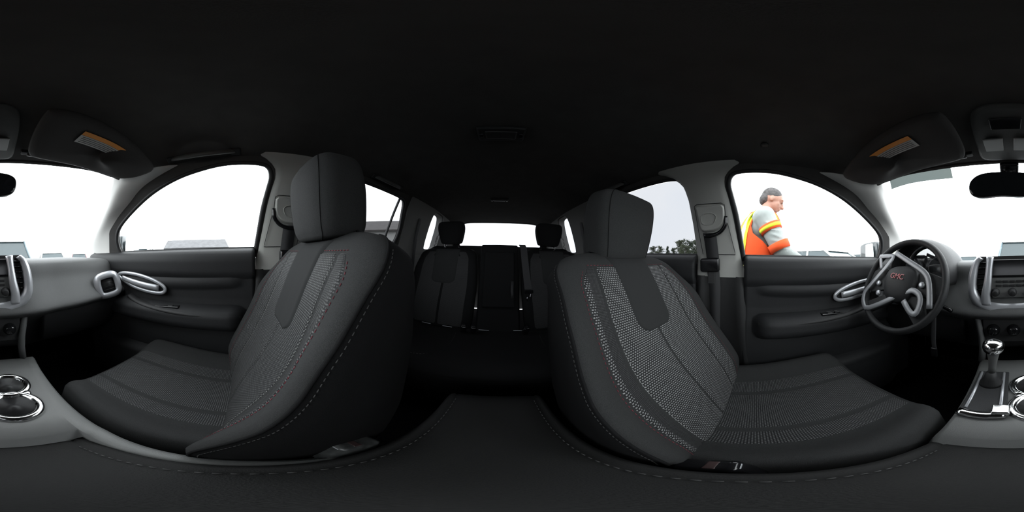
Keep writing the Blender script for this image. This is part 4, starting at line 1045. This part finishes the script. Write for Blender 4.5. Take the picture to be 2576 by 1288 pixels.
# parked cars
def parked(azd, dist, rotd, paint, label, h=1.45, L_=4.5, suv=False, wide=1.78):
    x, y = polar(azd, dist); T = thing('parked_car', label, 'car', (x, y, -1.18)); R = Matrix.Rotation(radians(rotd), 3, 'Z')
    def q(a, b, c): return Vector((x, y, -1.18)) + R @ Vector((a, b, c))
    pm = mat('paint_' + '_'.join('%02d' % int(c * 99) for c in paint), paint, .3, coat=.6)
    bl = .95 if suv else .88
    st = [(-L_ / 2, .55, .55, .86), (-L_ / 2 + .05, .25, .80, .94), (-L_ / 2 + .5, .2, bl, 1), (-L_ * .2, .2, bl + .04, 1), (L_ * .15, .2, bl + .03, 1), (L_ * .3, .2, bl - .05, 1), (L_ / 2 - .15, .22, bl - .15, .94), (L_ / 2, .40, .58, .84)]
    rings = []
    for a, z0, z1, k_ in st:
        hw = wide / 2 * k_; rings.append([q(a, b, c) for b, c in ((-hw * .93, z0), (-hw, (z0 + z1) / 2), (-hw * .95, z1 - .04), (-hw * .86, z1), (hw * .86, z1), (hw * .95, z1 - .04), (hw, (z0 + z1) / 2), (hw * .93, z0))])
    v, f = g_loft(rings); mesh('body', v, f, pm, T, bevel=.02)
    if suv: cab = [(-L_ * .47, 0), (-L_ * .40, 1), (L_ * .10, 1), (L_ * .27, 0)]
    else: cab = [(-L_ * .36, 0), (-L_ * .22, 1), (L_ * .06, 1), (L_ * .26, 0)]
    hw = wide / 2
    V = []
    for a, t in cab:
        for sb in (-1, 1): V.append(q(a, sb * hw * (.88 if t == 0 else .70), bl if t == 0 else h - .03))
    mesh('windows', V, [(0, 2, 3, 1), (2, 4, 5, 3), (4, 6, 7, 5), (0, 6, 4, 2), (1, 3, 5, 7)], mat('car_glass', (.03, .045, .05), .08), T, smooth=False)
    V = [q(cab[1][0] - .05, sb * hw * .72, h - .03) for sb in (-1, 1)] + [q(cab[2][0] + .05, sb * hw * .72, h - .03) for sb in (-1, 1)] + [q(cab[1][0] + .15, sb * hw * .58, h) for sb in (-1, 1)] + [q(cab[2][0] - .12, sb * hw * .58, h) for sb in (-1, 1)]
    mesh('roof', V, [(0, 1, 5, 4), (2, 6, 7, 3), (0, 4, 6, 2), (1, 3, 7, 5), (4, 5, 7, 6), (0, 2, 3, 1)], pm, T, smooth=False)
    for a, t0, t1 in ((cab[0], 0, 1), (cab[2], 1, 0), ):
        pass
    for sb in (-1, 1):
        for (a0, h0), (a1, h1) in (((cab[0][0], bl), (cab[1][0], h - .02)), ((cab[3][0], bl), (cab[2][0], h - .02)), ((-L_ * .06, bl), (-L_ * .07, h - .02))):
            v, f = g_tube([q(a0, sb * hw * .885, h0), q(a1, sb * hw * .71, h1)], .035, n=6); mesh('pillar', v, f, pm, T)
        for a in (-L_ * .31, L_ * .31):
            v, f = g_disc(q(a, sb * (hw - .08), .32), R @ Vector((0, sb, 0)), .32, .12, 24, [(.30, -.10), (.33, -.04), (.33, .06), (.30, .10), (.20, .10), (.18, .07), (.05, .09)])
            mesh('wheel', v, f, M['rubber'], T)
    for sb in (-1, 1):
        v, f = g_box(q(-L_ / 2 + .06, sb * hw * .72, .74), (.10, .28, .14), R); mesh('tail_lamp', v, f, M['redp'], T, bevel=.02)
        v, f = g_box(q(L_ / 2 - .12, sb * hw * .70, .66), (.14, .30, .12), R); mesh('head_lamp', v, f, mat('lamp_glass', (.6, .6, .6), .1), T, bevel=.02)
parked(-176.5, 6.3, 90, (.10, .14, .16), 'blue-grey utility car parked straight ahead beyond the windscreen', 1.66, 4.6, True)
parked(-158, 11.5, 75, (.45, .45, .44), 'pale car parked ahead, seen over the passenger side of the dashboard', 1.45)
parked(-148, 17.5, 60, (.30, .05, .06), 'dark red car parked ahead beside the passenger windscreen pillar', 1.45)
parked(-126, 9.5, 20, (.55, .56, .56), 'white car parked at the front corner of the passenger window', 1.5)
parked(-111, 16.5, 5, (.50, .50, .50), 'silver car in the middle of the passenger window', 1.48)
parked(-95, 12.5, -8, (.25, .27, .28), 'grey car at the rear end of the passenger window', 1.52, 4.5, True)
parked(116, 4.9, 30, (.42, .44, .43), 'silver car parked close outside the driver window behind the worker', 1.48)
parked(127, 8.0, 20, (.55, .55, .55), 'white car parked beyond the driver door mirror', 1.5, 4.6, True)
parked(152, 13, 95, (.5, .5, .5), 'pale car ahead beyond the steering wheel', 1.45)
parked(166, 14, 90, (.20, .30, .27), 'greenish car ahead between steering wheel and mirror', 1.45)

# ------------------------------------------------------------------ the worker outside the driver's window
def blob(parts, name, m, parent, vox, org_=None, smooth_it=4):
    """parts: ('cap', p, q, r0, r1[, flat]) or ('ell', centre, radii, rotation) merged into one continuous surface"""
    a = Acc()
    for p in parts:
        if p[0] == 'cap':
            P, Q, r0, r1 = Vector(p[1]), Vector(p[2]), p[3], p[4]; T = (Q - P).normalized(); N = T.orthogonal().normalized(); Bn = T.cross(N); rings = []
            L_ = (Q - P).length
            for k_ in range(1, 6): an = -pi / 2 + pi / 2 * k_ / 6; rings.append((P + T * (sin(an) * r0), r0 * cos(an)))
            for k_ in range(5): t = k_ / 4; rings.append((P.lerp(Q, t), r0 + (r1 - r0) * t))
            for k_ in range(1, 6): an = pi / 2 * k_ / 6; rings.append((Q + T * (sin(an) * r1), r1 * cos(an)))
            a.add(*g_loft([[c + (N * cos(2 * pi * j / 16) + Bn * sin(2 * pi * j / 16)) * r for j in range(16)] for c, r in rings]))
        else:
            c = Vector(p[1]); r = p[2]; R = p[3] if len(p) > 3 else Matrix.Identity(3); rings = []
            for k_ in range(1, 14):
                an = -pi / 2 + pi * k_ / 14; rings.append([c + R @ Vector((r[0] * cos(an) * cos(2 * pi * j / 24), r[1] * cos(an) * sin(2 * pi * j / 24), r[2] * sin(an))) for j in range(24)])
            a.add(*g_loft(rings))
    o = a.build(name, m, parent)
    mo = o.modifiers.new('r', 'REMESH'); mo.mode = 'VOXEL'; mo.voxel_size = vox; mo.use_smooth_shade = True
    if smooth_it: sm = o.modifiers.new('s', 'SMOOTH'); sm.iterations = smooth_it; sm.factor = .5
    return o
PX = -1.42; G = -1.18
WK = thing('person', 'person in orange high-visibility vest and grey shirt looking down outside the driver window', 'person', (PX, .05, G))
skin = mat('skin', (.30, .155, .11), .55, var=.08, vscale=20); shirt = mat('grey_work_shirt', (.25, .27, .26), .9, var=.12, vscale=8)
org_m = mat('orange_safety_fabric', (.62, .060, .002), .8, var=.06, vscale=6); lime = mat('lime_safety_fabric', (.55, .62, .02), .8); reflm = mat('grey_reflective_tape', (.42, .43, .40), .5)
hairm = mat('dark_grey_hair', (.05, .045, .045), .8, var=.5, vscale=60); trou = mat('dark_work_trousers', (.03, .035, .05), .9)
# joints; the worker faces +Y and bends the head down
hip = Vector((PX, -.02, -.22)); chest = Vector((PX, .035, .22)); neck0 = Vector((PX, .075, .385)); head = Vector((PX, .140, .545))
HT = rot(-24, 0, 0)
def hp(x, y, z): return head + HT @ Vector((x, y, z))
bp_ = [('ell', hp(0, -.012, .022), (.076, .096, .088), HT), ('ell', hp(0, .022, -.035), (.062, .070, .078), HT), ('ell', hp(0, .050, -.078), (.040, .036, .030), HT),
       ('ell', hp(0, .078, .028), (.055, .016, .014), HT), ('cap', hp(0, .088, .012), hp(0, .110, -.030), .010, .014), ('ell', hp(0, .086, -.055), (.026, .014, .008), HT), ('ell', hp(0, .084, -.066), (.022, .013, .008), HT),
       ('ell', hp(.036, .048, -.022), (.022, .026, .026), HT), ('ell', hp(-.036, .048, -.022), (.022, .026, .026), HT),
       ('cap', neck0, hp(0, -.015, -.04), .060, .054), ('cap', chest, neck0, .12, .065), ('cap', hip, chest, .145, .15), ('cap', chest + Vector((-.13, 0, .10)), chest + Vector((.13, 0, .10)), .06, .06)]
for sx in (-1, 1):
    bp_ += [('ell', hp(sx * .078, -.008, -.012), (.008, .015, .026), HT @ rot(0, 0, 14 * sx))]
    bp_ += [('ell', hp(sx * .032, .083, .008), (.013, .008, .008), HT)]
arms = {}
for sx in (-1, 1):
    sh = Vector((PX + sx * .205, .062, .335)); el = Vector((PX + sx * .235, .185, .075)); wr = Vector((PX + sx * .17, .40, -.035)) if sx > 0 else Vector((PX + sx * .15, .38, .0))
    arms[sx] = (sh, el, wr)
    bp_ += [('cap', sh, el, .055, .045), ('cap', el, wr, .043, .028)]
    pd = (wr - el).normalized(); side = Vector((-sx, 0, 0)); palm = wr + pd * .055
    bp_ += [('cap', wr, palm + pd * .02, .028, .030), ('cap', wr + side * .012, palm + side * .020 + pd * .02, .018, .018)]
    for k_ in range(4):
        off = side * (-.027 + .018 * k_) ; b0 = palm + off + pd * .035; l1 = (.036, .042, .040, .030)[k_]; dn = (pd + Vector((0, 0, -.7))).normalized()
        b1 = b0 + dn * l1; dn2 = (pd * .4 + Vector((0, 0, -1))).normalized(); b2 = b1 + dn2 * l1 * .7
        bp_ += [('cap', b0, b1, .0095, .0085), ('cap', b1, b2, .0085, .007)]
    t0 = wr + pd * .03 + side * .028; t1 = t0 + (pd + side * .9 + Vector((0, 0, -.3))).normalized() * .035; t2 = t1 + (pd + Vector((0, 0, -.6))).normalized() * .028
    bp_ += [('cap', t0, t1, .012, .010), ('cap', t1, t2, .010, .008)]
for sx in (-1, 1):
    kn = Vector((PX + sx * .10, .02, G + .52)); an = Vector((PX + sx * .11, -.03, G + .09))
    bp_ += [('cap', hip + Vector((sx * .09, 0, -.04)), kn, .088, .058), ('cap', kn, an, .055, .042)]
blob(bp_, 'body', skin, WK, .0065, smooth_it=3)
# eyes, hair, ear shading
for sx in (-1, 1):
    v, f = g_disc(hp(sx * .032, .088, .008), HT @ Vector((0, 1, 0)), .006, .003, 14, [(.008, 0), (.007, .002), (.003, .004)]); mesh('eye', v, f, mat('dark_eye', (.02, .015, .01), .2), WK)
hb_ = [('ell', hp(0, -.022, .042), (.081, .092, .080), HT), ('ell', hp(0, -.065, -.015), (.068, .050, .065), HT)]
RR_ = random.Random(4)
for i in range(26):
    a, b = RR_.uniform(-1, 1), RR_.uniform(-.8, 1.0)
    hb_.append(('ell', hp(a * .05, -.105 + .02 * abs(b) + .015 * abs(a), .02 + b * .065), (RR_.uniform(.010, .018),) * 3, HT))
blob(hb_, 'hair', hairm, WK, .006, smooth_it=1)
# shirt
shp = [('cap', chest + Vector((0, 0, .02)), neck0 + Vector((0, -.01, -.02)), .135, .085), ('cap', hip + Vector((0, 0, .02)), chest, .160, .165), ('ell', chest + Vector((0, -.01, .04)), (.20, .135, .15)), ('ell', hip + Vector((0, .02, .10)), (.185, .165, .2))]
for sx in (-1, 1):
    sh, el, wr = arms[sx]; shp += [('cap', chest + Vector((sx * .1, 0, .10)), sh, .09, .082), ('cap', sh, el, .080, .066), ('cap', el, el.lerp(wr, .86), .064, .044)]
    for k_ in range(5):
        p = sh.lerp(el, .25 + .16 * k_); shp.append(('ell', p + Vector((sx * .01, .01, 0)), (.078 - .002 * k_, .078, .012), rot(-20 + 14 * (k_ % 2), 12, 0)))
blob(shp, 'shirt', shirt, WK, .009, smooth_it=3)
# trousers and boots
blob([('cap', hip + Vector((0, 0, -.05)), hip + Vector((0, 0, .05)), .165, .165)] + [q for sx in (-1, 1) for q in (('cap', hip + Vector((sx * .09, 0, -.06)), Vector((PX + sx * .10, .02, G + .52)), .105, .080), ('cap', Vector((PX + sx * .10, .02, G + .52)), Vector((PX + sx * .11, -.03, G + .12)), .078, .070))], 'trousers', trou, WK, .012)
for sx in (-1, 1):
    blob([('cap', (PX + sx * .11, -.03, G + .055), (PX + sx * .115, .14, G + .045), .052, .044), ('cap', (PX + sx * .11, -.03, G + .06), (PX + sx * .11, -.03, G + .15), .05, .055)], 'boot', mat('brown_boot_leather', (.06, .04, .025), .6), WK, .01)
# vest: open-sided shell round the torso
def vest_ring(z, ang0, ang1, n=28, off=0):
    off += .022
    t = (z + .12) / .5
    cy = float(np.interp(z, [-.30, .0, .22, .38], [.0, .015, .028, .06])); rx = float(np.interp(z, [-.30, -.1, .1, .25, .34, .40], [.205, .20, .205, .200, .165, .105])); ry = float(np.interp(z, [-.30, -.1, .1, .25, .34, .40], [.195, .195, .180, .160, .135, .095]))
    return [Vector((PX + (rx + off) * sin(a), cy - (ry + off) * cos(a), z)) for a in np.linspace(ang0, ang1, n)]
zs = [-.30, -.2, -.1, 0, .08, .14, .20, .26, .31, .35, .385, .405]
lims = [2.2, 2.2, 2.2, 2.15, 2.0, 1.7, 1.30, 1.14, 1.12, 1.22, 1.35, 1.5]
v, f = g_loft([vest_ring(z, -l, l) for z, l in zip(zs, lims)], False, False); VB = mesh('vest', v, f, org_m, WK, solid=.010, soff=0); VB['label'] = 'orange high-visibility vest'
v1, f1 = g_loft([vest_ring(z, pi + .12, 2 * pi - l) for z, l in zip(zs, [2.15, 2.15, 2.15, 2.15, 2.15, 2.15, 2.15, 2.15, 2.1, 2.0, 1.85, 1.7])], False, False)
v2, f2 = g_loft([vest_ring(z, l, pi - .12) for z, l in zip(zs, [2.15, 2.15, 2.15, 2.15, 2.15, 2.15, 2.15, 2.15, 2.1, 2.0, 1.85, 1.7])], False, False)
ac = Acc(); ac.add(v1, f1); ac.add(v2, f2); ac.build('vest_front', org_m, WK, solid=.010, soff=0)['label'] = 'orange vest front panels'
for a0, a1, m_, nm in ((.95, 1.08, lime, 'lime_stripe'), (.72, .95, reflm, 'reflective_stripe'), (.58, .72, lime, 'lime_stripe')):
    for sg in (-1, 1):
        v, f = g_loft([vest_ring(z, sg * a0, sg * a1, 5, .008) for z in zs[:-1]], False, False); mesh(nm, v, f, m_, VB, solid=.002)
for z0, z1, m_, nm in ((-.11, -.05, reflm, 'reflective_stripe'), (-.05, -.03, lime, 'lime_stripe'), (-.13, -.11, lime, 'lime_stripe')):
    v, f = g_loft([vest_ring(z, -1.6, 1.6, 40, .0085) for z in (z0, z1)], False, False); mesh(nm, v, f, m_, VB, solid=.002)
# shoulder straps of the vest
for sx in (-1, 1):
    st = cat([(PX + sx * .135, -.075, .24), (PX + sx * .130, -.060, .31), (PX + sx * .120, -.025, .368), (PX + sx * .112, .03, .412), (PX + sx * .115, .105, .400), (PX + sx * .125, .155, .34), (PX + sx * .130, .185, .25)], 6)
    tube('shoulder_strap', st, (.050, .006), org_m, VB, n=12, up=(1, 0, 0))
    tube('lime_stripe', [p + Vector((sx * .044, 0, .003)) for p in st], (.012, .006), lime, VB, n=8, up=(1, 0, 0))
# bands round the sleeves
for sx in (-1, 1):
    sh, el, wr = arms[sx]
    for t0, t1, m_, r0 in ((.28, .46, org_m, .087), (.33, .41, lime, .089), (.80, 1.06, org_m, .083)):
        P = sh.lerp(el, t0); Q = sh.lerp(el, min(1, t1)); 
        v, f = g_tube([P, P.lerp(Q, .5), Q], [r0, r0 - .002, r0 - .004], n=20); mesh('sleeve_band', v, f, m_, WK)['label'] = 'safety band round the sleeve'

# groups of like things
GROUPS = {'car_seat': 'front car seats', 'seat_belt': 'seat belts of the car', 'seat_belt_buckle': 'seat belt buckles between the seats', 'sun_visor': 'sun visors above the windscreen',
          'ceiling_lamp': 'ceiling lamps', 'grab_handle': 'grab handles along the ceiling edge', 'door_mirror': 'outside door mirrors', 'building': 'houses around the lot', 'parked_car': 'cars parked around the lot'}
for o in list(SC.objects):
    k_ = o.name.split('.')[0]
    if o.parent is None and k_ in GROUPS: o['group'] = GROUPS[k_]
